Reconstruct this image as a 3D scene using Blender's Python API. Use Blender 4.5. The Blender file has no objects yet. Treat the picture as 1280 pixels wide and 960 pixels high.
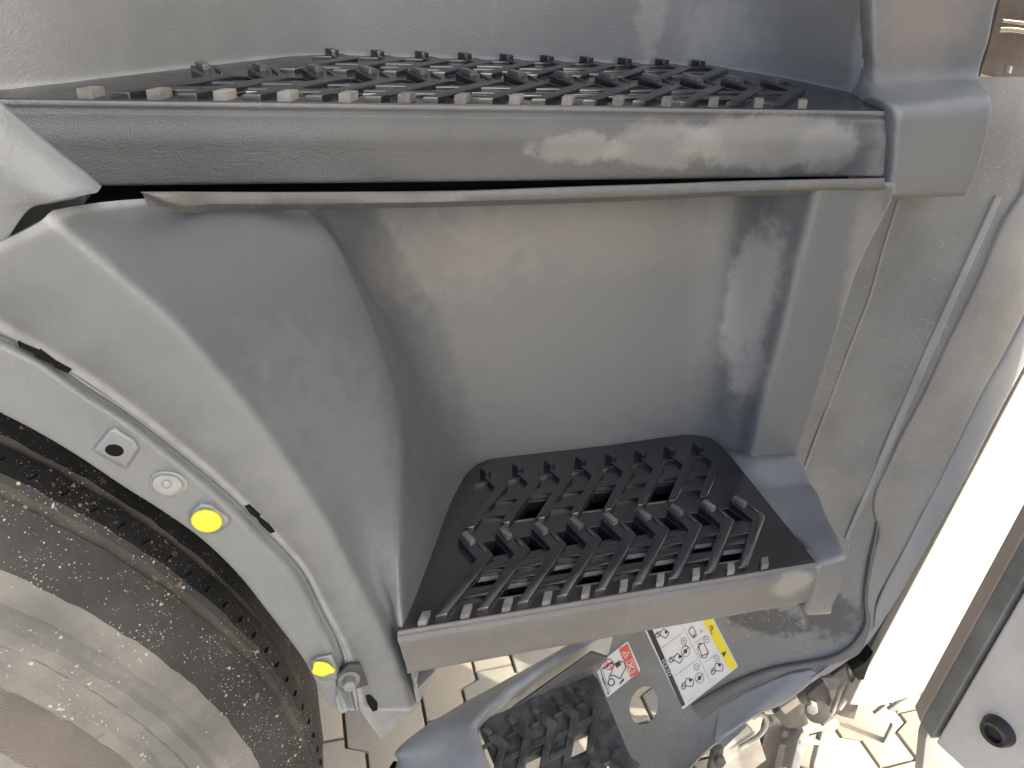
import bpy, bmesh, math, random
import numpy as np
from mathutils import Vector, Matrix
from mathutils.bvhtree import BVHTree
random.seed(7); rng = np.random.default_rng(7)
S = bpy.context.scene
COL = S.collection

# ------------------------------------------------------------------ camera
F = 950.0
CX = Vector((3560, 300, -F)).normalized()
CY0 = Vector(((-F*F - 180000)/3560, 600, -F)).normalized()
CZ = CX.cross(CY0).normalized()
CY = CZ.cross(CX).normalized()
RW = Matrix((CX, CY, CZ))                       # camera vector -> world vector
CAM = Vector((0, 0, 1.25))
cd = bpy.data.cameras.new("camera"); cam = bpy.data.objects.new("camera", cd); COL.objects.link(cam)
cam.matrix_world = Matrix.Translation(CAM) @ RW.to_4x4()
cd.sensor_fit = 'HORIZONTAL'; cd.sensor_width = 36; cd.lens = F/1280*36
cd.clip_start = 0.02; cd.clip_end = 500
S.camera = cam
S.render.resolution_x = 1024; S.render.resolution_y = 768

# ------------------------------------------------------------------ world, sun, exposure
SUN = Vector((0.62, -0.56, 0.60)).normalized()   # towards the sun
elev = math.asin(SUN.z); azi = math.atan2(SUN.x, SUN.y)
w = bpy.data.worlds.new("World"); S.world = w; w.use_nodes = True
nt = w.node_tree; bg = nt.nodes['Background']
sky = nt.nodes.new('ShaderNodeTexSky'); sky.sky_type = 'NISHITA'; sky.sun_disc = False
sky.sun_elevation = elev; sky.sun_rotation = azi; sky.dust_density = 7.0; sky.air_density = .75
nt.links.new(sky.outputs[0], bg.inputs[0]); bg.inputs[1].default_value = 0.15
sl = bpy.data.lights.new("sun", 'SUN'); sl.energy = 2.0; sl.angle = math.radians(0.6); sl.color = (1, .93, .82)
so = bpy.data.objects.new("sun", sl); COL.objects.link(so)
so.rotation_euler = SUN.to_track_quat('Z', 'Y').to_euler(); so.location = (3, -3, 4)
S.view_settings.view_transform = 'Standard'; S.view_settings.look = 'None'
S.view_settings.exposure = 1.98; S.view_settings.gamma = 1
S.view_settings.use_curve_mapping = False
S.view_settings.use_white_balance = True
S.view_settings.white_balance_temperature = 6480; S.view_settings.white_balance_tint = 4

# ------------------------------------------------------------------ geometry helpers
def ray(px, py):
    return (RW @ Vector((px-640, 480-py, -F))).normalized()
def P(px, py, Y, dx=0, dy=0, dz=0):
    d = ray(px, py); t = (Y-CAM.y)/d.y
    return CAM + d*t + Vector((dx, dy, dz))
def PZ(px, py, z, dx=0, dy=0, dz=0):
    d = ray(px, py); t = (z-CAM.z)/d.z
    return CAM + d*t + Vector((dx, dy, dz))
def project(p):
    c = RW.transposed() @ (Vector(p)-CAM)
    return 640 + F*c.x/-c.z, 480 - F*c.y/-c.z

def pchip(x, y, xi):
    x = np.asarray(x, float); y = np.asarray(y, float)
    if y.ndim == 1: y = y[:, None]; sq = True
    else: sq = False
    h = np.diff(x)[:, None]; d = np.diff(y, axis=0)/h
    n = len(x); m = np.zeros_like(y)
    if n == 2: m[:] = d[0]
    else:
        w1 = 2*h[1:]+h[:-1]; w2 = h[1:]+2*h[:-1]
        ok = d[:-1]*d[1:] > 0
        with np.errstate(divide='ignore', invalid='ignore'):
            mm = (w1+w2)/(w1/d[:-1]+w2/d[1:])
        m[1:-1] = np.where(ok, mm, 0)
        m[0] = d[0]; m[-1] = d[-1]
    i = np.clip(np.searchsorted(x, xi)-1, 0, n-2)
    hh = (x[i+1]-x[i])[:, None]; t = ((xi-x[i])[:, None])/hh
    r = (2*t**3-3*t**2+1)*y[i]+(t**3-2*t**2+t)*hh*m[i]+(-2*t**3+3*t**2)*y[i+1]+(t**3-t**2)*hh*m[i+1]
    return r[:, 0] if sq else r

def catmull(x, y, xi):
    """smooth C1 curve through the points (finite difference tangents)"""
    x = np.asarray(x, float); y = np.asarray(y, float)
    if y.ndim == 1: y = y[:, None]; sq = True
    else: sq = False
    h = np.diff(x)[:, None]; d = np.diff(y, axis=0)/h; m = np.zeros_like(y)
    m[1:-1] = (d[:-1]*h[1:]+d[1:]*h[:-1])/(h[1:]+h[:-1]) if len(x) > 2 else 0
    m[0] = d[0]; m[-1] = d[-1]
    i = np.clip(np.searchsorted(x, xi)-1, 0, len(x)-2)
    hh = (x[i+1]-x[i])[:, None]; t = ((xi-x[i])[:, None])/hh
    r = (2*t**3-3*t**2+1)*y[i]+(t**3-2*t**2+t)*hh*m[i]+(-2*t**3+3*t**2)*y[i+1]+(t**3-t**2)*hh*m[i+1]
    return r[:, 0] if sq else r

def samples(kn, seg):
    """parameter samples: between knots spread by length"""
    out = []
    tot = kn[-1]-kn[0]
    for a, b in zip(kn[:-1], kn[1:]):
        n = max(2, int(round((b-a)/tot*seg)))
        out += list(np.linspace(a, b, n, endpoint=False))
    return np.array(out+[kn[-1]])

def patch_mesh(rows, nu=60, nv=40, fu=pchip, fv=catmull):
    G = np.array([[tuple(p) for p in r] for r in rows], float)      # rows x cols x 3
    du = np.linalg.norm(np.diff(G, axis=1), axis=2).mean(0); ku = np.concatenate([[0], np.cumsum(du+1e-5)])
    dv = np.linalg.norm(np.diff(G, axis=0), axis=2).mean(1); kv = np.concatenate([[0], np.cumsum(dv+1e-5)])
    su = samples(ku, nu); sv = samples(kv, nv)
    A = np.array([fu(ku, r, su) for r in G])                        # rows x NU x 3
    B = np.array([fv(kv, A[:, j], sv) for j in range(len(su))])     # NU x NV x 3
    V = B.reshape(-1, 3); NU, NV = len(su), len(sv)
    Fs = [(i*NV+j, i*NV+j+1, (i+1)*NV+j+1, (i+1)*NV+j) for i in range(NU-1) for j in range(NV-1)]
    return V, Fs

def new_obj(name, me, mat=None, parent=None, kind=None, label=None):
    o = bpy.data.objects.new(name, me); COL.objects.link(o)
    if mat is not None:
        for m in (mat if isinstance(mat, (list, tuple)) else [mat]): me.materials.append(m)
    if parent is not None: attach(o, parent)
    if kind: o['kind'] = kind
    if label: o['label'] = label
    return o
def world_loc(o):
    v = Vector((0, 0, 0))
    while o is not None: v = v + o.location; o = o.parent
    return v
def attach(o, parent):
    o.parent = parent
    o.location = Vector(o.location) - world_loc(parent)
def smooth(me, ang=None):
    me.polygons.foreach_set('use_smooth', [True]*len(me.polygons)); me.update()
    if ang is not None:
        me.set_sharp_from_angle(angle=math.radians(ang))

def mesh_from(V, Fs, sm=True, ang=None):
    me = bpy.data.meshes.new('m'); me.from_pydata([tuple(v) for v in V], [], Fs); me.update()
    if sm: smooth(me, ang)
    return me

def orient_to_camera(V, Fs):
    """flip faces so that most of them look at the camera"""
    V = np.asarray(V); f = np.array(Fs)[:, :3]
    a, b, c = V[f[:, 0]], V[f[:, 1]], V[f[:, 2]]
    n = np.cross(b-a, c-a); s = (n*(np.array(CAM)-a)).sum(1)
    if (np.sign(s)*np.linalg.norm(n, axis=1)).sum() < 0: Fs = [tuple(reversed(x)) for x in Fs]
    return Fs

SURF = {}
def patch(name, rows, mat, parent, nu=60, nv=40, thick=0.003, fu=pchip, fv=catmull, label=None, cut=None, keep=None):
    V, Fs = patch_mesh(rows, nu, nv, fu, fv)
    Fs = orient_to_camera(V, Fs)
    if keep: SURF[keep] = BVHTree.FromPolygons([tuple(v) for v in V], Fs)
    me = mesh_from(V, Fs)
    o = new_obj(name, me, mat, None)
    if thick:
        md = o.modifiers.new('s', 'SOLIDIFY'); md.thickness = thick; md.offset = -1
    if cut is not None:
        b = o.modifiers.new('b', 'BOOLEAN'); b.object = cut; b.operation = 'DIFFERENCE'; b.solver = 'EXACT'
    bake(o)
    if cut is not None: bpy.data.objects.remove(cut)
    smooth(o.data, 40)
    if parent is not None: attach(o, parent)
    if label: o['label'] = label
    return o
def bake(o):
    dg = bpy.context.evaluated_depsgraph_get(); dg.update()
    me = bpy.data.meshes.new_from_object(o.evaluated_get(dg)); o.modifiers.clear(); o.data = me

def poly_prism(poly, axis_vec, bevel=0.0, segs=2):
    """closed prism: poly = list of 3D points, extruded by axis_vec"""
    bm = bmesh.new()
    a = [bm.verts.new(p) for p in poly]; b = [bm.verts.new(Vector(p)+Vector(axis_vec)) for p in poly]
    n = len(poly)
    bm.faces.new(a); bm.faces.new(list(reversed(b)))
    for i in range(n): bm.faces.new((a[(i+1) % n], a[i], b[i], b[(i+1) % n]))
    bmesh.ops.recalc_face_normals(bm, faces=bm.faces)
    if bevel: bmesh.ops.bevel(bm, geom=bm.edges[:]+bm.verts[:], offset=bevel, segments=segs, profile=.6, affect='EDGES', clamp_overlap=True)
    return bm
def bm_mesh(bm, sm=True, ang=35):
    me = bpy.data.meshes.new('m'); bm.to_mesh(me); bm.free()
    if sm: smooth(me, ang)
    return me
def prism(name, poly, ax, mat, parent, bevel=0.0, segs=2, label=None):
    return new_obj(name, bm_mesh(poly_prism(poly, ax, bevel, segs)), mat, parent, label=label)

def tube(name, pts, r, mat, parent, n=10, sub=8, label=None, closed_ends=True):
    pts = np.array([tuple(p) for p in pts]); k = np.concatenate([[0], np.cumsum(np.linalg.norm(np.diff(pts, axis=0), axis=1))])
    s = samples(k, sub*len(pts)); C = catmull(k, pts, s)
    rr = np.interp(s, k, r) if hasattr(r, '__len__') else np.full(len(s), r)
    V = []; up = Vector((0.13, 0.2, 1)).normalized()
    for i, c in enumerate(C):
        t = Vector(C[min(i+1, len(C)-1)]-C[max(i-1, 0)]).normalized()
        a = t.cross(up).normalized(); b = a.cross(t)
        for j in range(n):
            th = 2*math.pi*j/n; V.append(Vector(c)+(a*math.cos(th)+b*math.sin(th))*rr[i])
    Fs = [(i*n+j, i*n+(j+1) % n, (i+1)*n+(j+1) % n, (i+1)*n+j) for i in range(len(C)-1) for j in range(n)]
    Fs += [tuple(range(n)), tuple(reversed(range((len(C)-1)*n, len(C)*n)))]
    return new_obj(name, mesh_from(V, Fs, True, 50), mat, parent, label=label)

def drape_pt(surf, px, py, off):
    d = ray(px, py); h = SURF[surf].ray_cast(CAM, d)
    if h[0] is None: return None
    n = h[1]
    if n.dot(d) > 0: n = -n
    return h[0]+n*off
def ribbon(name, left, right, surf, h, mat, parent, nv=50, label=None, prof=None, fade=None):
    """raised strip draped over a surface between two pixel polylines"""
    prof = prof or [(0, -.002), (.06, h*.75), (.2, h), (.8, h), (.94, h*.75), (1, -.002)]
    rows = []
    for k_, (a, b) in enumerate(zip(left, right)):
        r = []
        for t, off in prof:
            if fade: off = off*fade[min(k_, len(fade)-1)]+.0003
            q = drape_pt(surf, a[0]+(b[0]-a[0])*t, a[1]+(b[1]-a[1])*t, off)
            if q is None: q = rows[-1][len(r)] if rows else P(a[0], a[1], .7)
            r.append(q)
        rows.append(r)
    return patch(name, rows, mat, parent, nu=24, nv=nv, thick=0, fu=pchip, label=label)

# ------------------------------------------------------------------ materials
class NT:
    def __init__(s, name):
        m = bpy.data.materials.new(name); m.use_nodes = True; s.m = m; s.t = m.node_tree
        s.b = s.t.nodes['Principled BSDF']; s.pos = s.n('ShaderNodeNewGeometry').outputs['Position']
    def n(s, ty, **k):
        x = s.t.nodes.new(ty)
        for a, v in k.items(): setattr(x, a, v)
        return x
    def l(s, a, b): s.t.links.new(a, b)
    def noise(s, scale, detail=3, rough=.5, vec=None, dist=0):
        x = s.n('ShaderNodeTexNoise'); x.inputs['Scale'].default_value = scale; x.inputs['Detail'].default_value = detail
        x.inputs['Roughness'].default_value = rough; x.inputs['Distortion'].default_value = dist
        s.l(vec or s.pos, x.inputs['Vector']); return x.outputs['Fac']
    def math(s, op, a, b=None, c=None, clamp=False):
        x = s.n('ShaderNodeMath', operation=op, use_clamp=clamp)
        for i, v in enumerate((a, b, c)):
            if v is None: continue
            if isinstance(v, (int, float)): x.inputs[i].default_value = v
            else: s.l(v, x.inputs[i])
        return x.outputs[0]
    def ramp(s, f, a, b, lo=0., hi=1.):
        x = s.n('ShaderNodeMapRange', interpolation_type='SMOOTHSTEP'); s.l(f, x.inputs[0])
        for i, v in enumerate((a, b, lo, hi)): x.inputs[i+1].default_value = v
        return x.outputs[0]
    def mix(s, f, a, b):
        x = s.n('ShaderNodeMix', data_type='RGBA')
        for i, v in ((0, f), (6, a), (7, b)):
            if isinstance(v, (int, float)): x.inputs[i].default_value = v
            elif isinstance(v, tuple): x.inputs[i].default_value = (*v[:3], 1)
            else: s.l(v, x.inputs[i])
        return x.outputs[2]
    def scalevec(s, v):
        x = s.n('ShaderNodeVectorMath', operation='MULTIPLY'); s.l(s.pos, x.inputs[0]); x.inputs[1].default_value = v; return x.outputs[0]
    def blob(s, c, r, nz, edge=.25, amp=.5, rot=0):
        """soft patch with a ragged edge around world point c, radii r"""
        a = s.n('ShaderNodeVectorMath', operation='SUBTRACT'); s.l(s.pos, a.inputs[0]); a.inputs[1].default_value = tuple(c)
        v = a.outputs[0]
        if rot:
            q = s.n('ShaderNodeVectorRotate', rotation_type='Y_AXIS'); s.l(v, q.inputs['Vector']); q.inputs['Angle'].default_value = rot; v = q.outputs[0]
        d = s.n('ShaderNodeVectorMath', operation='DIVIDE'); s.l(v, d.inputs[0]); d.inputs[1].default_value = tuple(r)
        L = s.n('ShaderNodeVectorMath', operation='LENGTH'); s.l(d.outputs[0], L.inputs[0])
        f = s.math('ADD', L.outputs['Value'], s.math('MULTIPLY', s.math('SUBTRACT', nz, .5), amp*2))
        return s.ramp(f, 1-edge, 1+edge*.3, 1, 0)
    def bump(s, h, strength, dist, nrm=None):
        x = s.n('ShaderNodeBump'); x.inputs['Strength'].default_value = strength; x.inputs['Distance'].default_value = dist
        s.l(h, x.inputs['Height'])
        if nrm is not None: s.l(nrm, x.inputs['Normal'])
        return x.outputs[0]
    def set(s, col=None, rough=None, nrm=None, metal=0, spec=.5):
        for k, v in (('Base Color', col), ('Roughness', rough), ('Normal', nrm)):
            if v is None: continue
            if isinstance(v, tuple): s.b.inputs[k].default_value = (*v[:3], 1)
            elif isinstance(v, (int, float)): s.b.inputs[k].default_value = v
            else: s.l(v, s.b.inputs[k])
        s.b.inputs['Metallic'].default_value = metal; s.b.inputs['Specular IOR Level'].default_value = spec
        return s.m

def plastic(name, col, rough=.5, grain=.5, dust=.25, dustcol=(.30, .28, .25), blobs=(), scratches=0., gscale=520, mott=.25, spec=.5, specks=0., face_light=None, wear_highlight=0.):
    m = NT(name)
    big = m.noise(9, 4, .55); mid = m.noise(45, 5, .6); fine = m.noise(gscale, 2, .5)
    c = m.mix(m.ramp(big, .3, .7), tuple(x*(1-mott) for x in col), tuple(min(1, x*(1+mott)) for x in col))
    d = m.math('MULTIPLY', m.ramp(mid, .35, .75), dust)
    c = m.mix(d, c, dustcol)
    streak = m.noise(1, 5, .6, m.scalevec((95, 60, 9)))
    c = m.mix(m.math('MULTIPLY', m.ramp(streak, .5, .8), dust*.8), c, dustcol)
    r = m.math('ADD', m.ramp(mid, .2, .8, -.06, .08), rough)
    if face_light:  # lighter outer fender face: light falling on it is put into the colour
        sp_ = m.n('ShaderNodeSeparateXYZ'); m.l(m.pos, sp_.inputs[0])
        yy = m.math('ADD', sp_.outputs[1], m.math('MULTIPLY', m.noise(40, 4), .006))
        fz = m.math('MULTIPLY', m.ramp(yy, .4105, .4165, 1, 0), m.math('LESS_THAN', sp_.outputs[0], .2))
        c = m.mix(m.math('MULTIPLY', fz, m.ramp(big, .2, .8, .65, .95)), c, face_light)
    nzb = m.noise(60, 5, .65)
    for (cc, rr, bc, st, rdelta, edge, amp, rot) in blobs:
        f = m.math('MULTIPLY', m.blob(cc, rr, nzb, edge, amp, rot), st)
        c = m.mix(f, c, bc); r = m.math('ADD', r, m.math('MULTIPLY', f, rdelta))
    if scratches:
        v = m.n('ShaderNodeTexVoronoi', feature='DISTANCE_TO_EDGE'); v.inputs['Scale'].default_value = 38
        wv = m.n('ShaderNodeVectorMath', operation='ADD'); m.l(m.pos, wv.inputs[0]); n2 = m.n('ShaderNodeTexNoise'); n2.inputs['Scale'].default_value = 30; m.l(m.pos, n2.inputs['Vector'])
        sc = m.n('ShaderNodeVectorMath', operation='SCALE'); m.l(n2.outputs['Color'], sc.inputs[0]); sc.inputs['Scale'].default_value = .03
        m.l(sc.outputs[0], wv.inputs[1]); m.l(wv.outputs[0], v.inputs['Vector'])
        g = m.math('MULTIPLY', m.ramp(v.outputs['Distance'], 0, .014, 1, 0), m.ramp(m.noise(25, 3), .56, .7))
        c = m.mix(m.math('MULTIPLY', g, scratches), c, (.5, .48, .44))
    if specks:
        v = m.n('ShaderNodeTexVoronoi'); v.inputs['Scale'].default_value = 330; m.l(m.pos, v.inputs['Vector'])
        sel = m.n('ShaderNodeSeparateColor'); m.l(v.outputs['Color'], sel.inputs[0])
        g = m.math('MULTIPLY', m.ramp(v.outputs['Distance'], .12, .3, 1, 0), m.math('GREATER_THAN', m.math('ADD', sel.outputs[0], m.ramp(m.noise(14, 3), .3, .75, -.12, .14)), 1-specks))
        c = m.mix(m.math('MULTIPLY', g, .8), c, (.55, .5, .42))
    if wear_highlight:  # worn edges, lightened to paint highlights along the ridges too
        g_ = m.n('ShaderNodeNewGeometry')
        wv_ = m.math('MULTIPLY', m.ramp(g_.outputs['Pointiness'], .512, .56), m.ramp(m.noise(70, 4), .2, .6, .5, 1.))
        c = m.mix(m.math('MULTIPLY', wv_, wear_highlight), c, (.36, .37, .38))
    nrm = m.bump(fine, grain, .0013)
    nrm = m.bump(m.noise(16, 2), .05, .01, nrm)
    return m.set(c, r, nrm, spec=spec)

PL = (.135, .142, .15)          # weathered grey plastic
DUST = (.33, .31, .28)
SMEAR = (.34, .325, .30)
b_ = lambda c, r, st=.6, rd=.1, edge=.3, amp=.45, rot=0, col=SMEAR: (c, r, col, st, rd, edge, amp, rot)
M = {}
M['well'] = plastic('well_grey', (.080, .086, .093), .42, .3, .04, (.24, .24, .235), mott=.06, face_light=(.150, .158, .165), wear_highlight=.45, blobs=[  # base darkened to paint the side wall's shade; patches leave other faces lighter
    b_(P(745, 380, .63), (.205, .10, .20), .75, .03, .45, .18, 0, (.162, .160, .153)),
    b_(P(1010, 400, .56), (.10, .05, .30), .5, .03, .3, .18, 0, (.17, .168, .162)),  # pillar face painted brighter, as it faces the light
    b_(P(1030, 690, .41), (.10, .17, .12), .6, .03, .3, .18, 0, (.155, .16, .168)),
    b_(P(920, 345, .64), (.019, .08, .105), .8, .1, .3, .3, -.05, (.33, .32, .30)),
    b_(P(906, 430, .64), (.016, .08, .055), .7, .1, .3, .35, 0, (.31, .30, .285)),
    b_(P(1062, 400, .575), (.028, .08, .16), .3, .05, .3, .35, .25),
    b_(P(400, 620, .47), (.08, .09, .17), .10, .1, .3, .7, .3, (.24, .25, .27)),
    b_(P(560, 320, .63), (.09, .09, .05), .22, .05, .8, .6, 0, (.32, .27, .22)),
    b_(P(760, 300, .63), (.15, .09, .045), .2, .05, .8, .6, 0, (.32, .27, .22))])
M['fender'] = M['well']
M['trim'] = plastic('fender_grey', (.142, .151, .159), .5, .4, .08, (.3, .3, .29), mott=.07, wear_highlight=.4)
M['upper'] = plastic('upper_grey', (.142, .146, .148), .5, .4, .1, (.26, .26, .25), mott=.08, wear_highlight=.5, blobs=[
    b_(P(1010, 20, .78), (.07, .12, .16), .6, .03, .5, .15, 0, (.215, .205, .19)), b_(P(1170, 190, .60), (.07, .12, .16), .6, .03, .5, .15, 0, (.20, .198, .19)), b_(P(900, 40, .83), (.05, .1, .05), .35, .1, .6, .7), b_(P(820, 10, .83), (.02, .1, .06), .35, .1, .5, .9),  # large soft patches lighten the right wall and block: bounced light in the colour
    b_(P(1160, 20, .67), (.07, .1, .07), .35, .1, .8, .3, 0, (.40, .31, .25))])
M['bar'] = plastic('bar_grey', (.096, .096, .095), .46, .7, .05, gscale=760, wear_highlight=.3, dustcol= (.24, .23, .22), mott=.08, blobs=[
    b_(P(720, 183, .608), (.045, .05, .013), .4, .1, .4, .7),
    b_(P(830, 180, .608), (.06, .05, .022), .35, .06, .3, .5),
    b_(P(960, 175, .608), (.10, .05, .026), .4, .0, .25, .5),
    b_(P(1030, 185, .608), (.035, .05, .026), .35, .0, .3, .5)])
M['lowbar'] = plastic('lower_bar_grey', (.118, .116, .113), .5, .5, .15, (.27, .25, .23), mott=.08, blobs=[
    b_(P(990, 728, .404), (.022, .05, .018), .45, .1, .4, .6)])
M['liner'] = plastic('liner_grey', (.168, .169, .167), .46, .2, .15, mott=.12, dustcol= (.25, .245, .235), scratches=.4, specks=.06, blobs=[
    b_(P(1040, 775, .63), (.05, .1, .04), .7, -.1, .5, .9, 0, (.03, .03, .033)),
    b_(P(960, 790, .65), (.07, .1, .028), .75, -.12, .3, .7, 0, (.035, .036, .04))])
M['panel'] = plastic('panel_grey', (.205, .20, .19), .5, .2, .12, (.27, .26, .245), specks=.01, mott=.12)
M['strip'] = plastic('strip_grey', (.225, .23, .237), .45, .2, .1, mott=.1)
M['frame'] = plastic('frame_light_grey', (.33, .34, .35), .45, .3, .25)
M['joint'] = plastic('joint_dark', (.045, .047, .05), .5, .2, .1, (.1, .1, .1))
M['gap'] = plastic('gap_black', (.006, .006, .006), .8, .2, .0, spec=.1)
M['mat'] = plastic('step_mat_black', (.015, .0155, .018), .21, .03, .06, (.04, .04, .044), mott=.1, spec=.9)
M['matworn'] = plastic('step_stud_worn', (.13, .126, .12), .6, .5, .5, mott=.4)
M['stud'] = plastic('step_stud_grey', (.05, .05, .055), .35, .5, .3, mott=.2)
M['mat3'] = plastic('low_mat_dusty', (.055, .056, .058), .5, .4, .6, (.16, .16, .15), mott=.4)
M['cap'] = plastic('clip_grey', (.22, .23, .24), .5, .3, .2)
M['white'] = plastic('white_paint', (.42, .40, .345), .35, .05, .12, (.6, .5, .36), mott=.04, scratches=.15)
M['doorwhite'] = plastic('door_white', (.62, .60, .585), .4, .08, .2, (.5, .42, .36), mott=.06)
M['brown'] = plastic('door_seal_brown', (.34, .30, .27), .55, .15, .3, (.4, .34, .28), mott=.1)
M['darkstrip'] = plastic('door_seal_grey', (.19, .20, .20), .5, .15, .3)
M['darktrim'] = plastic('door_trim', (.24, .225, .205), .5, .3, .2)
M['rubber'] = plastic('rubber_black', (.03, .03, .032), .32, .15, .1)
M['brownpanel'] = plastic('sill_brown', (.12, .095, .075), .35, .1, .2)
def flat(name, col, rough=.5, metal=0):
    m = NT(name); n = m.noise(70, 4); c = m.mix(m.math('MULTIPLY', n, .3), col, tuple(x*.7 for x in col)); return m.set(c, rough, None, metal)
M['steel'] = plastic('dirty_steel', (.32, .31, .29), .5, .3, .4, (.2, .165, .13), mott=.3)
M['brass'] = flat('shiny_metal', (.9, .8, .6), .15, 1)
M['darkiron'] = plastic('dark_iron', (.05, .048, .046), .6, .4, .3, (.15, .135, .12))
M['yellow'] = plastic('yellow_paint', (.66, .64, .035), .35, .1, .12, (.4, .38, .1), mott=.15)
M['sticker'] = plastic('sticker_white', (.62, .62, .62), .4, .0, .05, mott=.03)
M['red'] = flat('sticker_red', (.62, .09, .07), .4)
M['ink'] = flat('sticker_black', (.03, .03, .035), .4)
M['sun_yellow'] = flat('sticker_yellow', (.75, .62, .02), .4)
M['line'] = flat('sticker_grey_line', (.33, .33, .34), .4)

# tyre materials
def tyre_mat(name, base, dustc, dust, sp, rough):
    m = NT(name)
    c = m.mix(m.math('MULTIPLY', m.ramp(m.noise(14, 5, .6), .3, .7), dust), base, dustc)
    for sc, th, cc, seed in ((420, sp, (.42, .38, .33), 0), (190, sp*.25, (.45, .38, .3), 1), (90, sp*.05, (.17, .12, .09), 2), (700, sp*1.1, (.36, .35, .34), 3)):
        v = m.n('ShaderNodeTexVoronoi'); v.inputs['Scale'].default_value = sc
        a = m.n('ShaderNodeVectorMath', operation='ADD'); m.l(m.pos, a.inputs[0]); a.inputs[1].default_value = (seed, 0, 0)
        dn = m.n('ShaderNodeTexNoise'); dn.inputs['Scale'].default_value = sc*1.5; m.l(m.pos, dn.inputs['Vector'])
        ds = m.n('ShaderNodeVectorMath', operation='SCALE'); m.l(dn.outputs['Color'], ds.inputs[0]); ds.inputs['Scale'].default_value = .8/sc
        a2 = m.n('ShaderNodeVectorMath', operation='ADD'); m.l(a.outputs[0], a2.inputs[0]); m.l(ds.outputs[0], a2.inputs[1])
        m.l(a2.outputs[0], v.inputs['Vector'])
        sel = m.n('ShaderNodeSeparateColor'); m.l(v.outputs['Color'], sel.inputs[0])
        g = m.math('MULTIPLY', m.ramp(v.outputs['Distance'], .15, .4, 1, 0), m.math('GREATER_THAN', m.math('ADD', sel.outputs[1], m.ramp(m.noise(20, 3), .3, .7, -.1, .1)), 1-th))
        c = m.mix(g, c, cc)
    lump = m.blob(P(22, 640, .46), (.02, .05, .014), m.noise(160, 4, .7), .4, .9)
    c = m.mix(lump, c, (.5, .4, .3))
    return m.set(c, rough, m.bump(m.noise(420, 3, .6), .6, .0008, m.bump(m.noise(60, 4), .3, .004)), spec=.35)
M['tread'] = tyre_mat('tyre_tread', (.020, .020, .021), (.050, .050, .050), .6, .085, .6)
M['groove'] = tyre_mat('tyre_groove', (.033, .031, .029), (.088, .080, .070), .8, .03, .6)
M['side'] = tyre_mat('tyre_side', (.11, .112, .112), (.19, .182, .17), .95, .0012, .65)
def mesh_mat():
    m = NT('tyre_fine_mesh')
    s = m.n('ShaderNodeSeparateXYZ'); m.l(m.pos, s.inputs[0])
    a = m.math('SINE', m.math('MULTIPLY', m.math('ADD', s.outputs[0], s.outputs[2]), 1900)); b = m.math('SINE', m.math('MULTIPLY', m.math('SUBTRACT', s.outputs[0], s.outputs[2]), 1900))
    f = m.math('MAXIMUM', a, b); c = m.mix(m.ramp(f, .3, .9), (.075, .068, .062), (.15, .135, .12))
    c = m.mix(m.math('MULTIPLY', m.ramp(m.noise(16, 5), .35, .7), .5), c, (.16, .14, .125))
    return m.set(c, .65, m.bump(f, .5, .001))
M['mesh'] = mesh_mat()

# ground
def paver_mat():
    m = NT('paving_concrete')
    oi = m.n('ShaderNodeObjectInfo')
    c = m.mix(oi.outputs['Random'], (.30, .27, .225), (.39, .355, .30))
    c = m.mix(m.math('MULTIPLY', m.ramp(m.noise(9, 5, .6), .45, .75), .35), c, (.3, .24, .18))
    c = m.mix(m.math('MULTIPLY', m.ramp(m.noise(420, 2, .7), .55, .75), .45), c, (.6, .53, .44))
    v = m.n('ShaderNodeTexVoronoi'); v.inputs['Scale'].default_value = 190; m.l(m.pos, v.inputs['Vector'])
    c = m.mix(m.ramp(v.outputs['Distance'], .1, .22, .5, 0), c, (.22, .17, .12))
    return m.set(c, .9, m.bump(m.noise(350, 4, .7), .7, .0015), spec=.2)
M['paver'] = paver_mat()
def sand_mat():
    m = NT('joint_sand'); c = m.mix(m.noise(300, 4), (.10, .075, .05), (.20, .155, .11))
    return m.set(c, .95, m.bump(m.noise(250, 4), .8, .003), spec=.1)
M['sand'] = sand_mat()
def far_mat():
    m = NT('far_paving'); b = m.n('ShaderNodeTexBrick'); b.inputs['Scale'].default_value = 1
    b.inputs['Brick Width'].default_value = .228; b.inputs['Row Height'].default_value = .142; b.inputs['Mortar Size'].default_value = .006
    b.inputs['Color1'].default_value = (.30, .27, .225, 1); b.inputs['Color2'].default_value = (.39, .355, .30, 1); b.inputs['Mortar'].default_value = (.13, .1, .07, 1)
    rt = m.n('ShaderNodeVectorRotate', rotation_type='Z_AXIS'); m.l(m.pos, rt.inputs['Vector']); rt.inputs['Angle'].default_value = math.pi/2
    m.l(rt.outputs[0], b.inputs['Vector']); return m.set(b.outputs['Color'], .9, m.bump(m.noise(300, 4), .5, .002), spec=.2)
M['far'] = far_mat()

# ------------------------------------------------------------------ ground
GZ = -0.35
me = mesh_from([(-60, -60, GZ-.012), (60, -60, GZ-.012), (60, 60, GZ-.012), (-60, 60, GZ-.012)], [(0, 1, 2, 3)], False)
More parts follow.
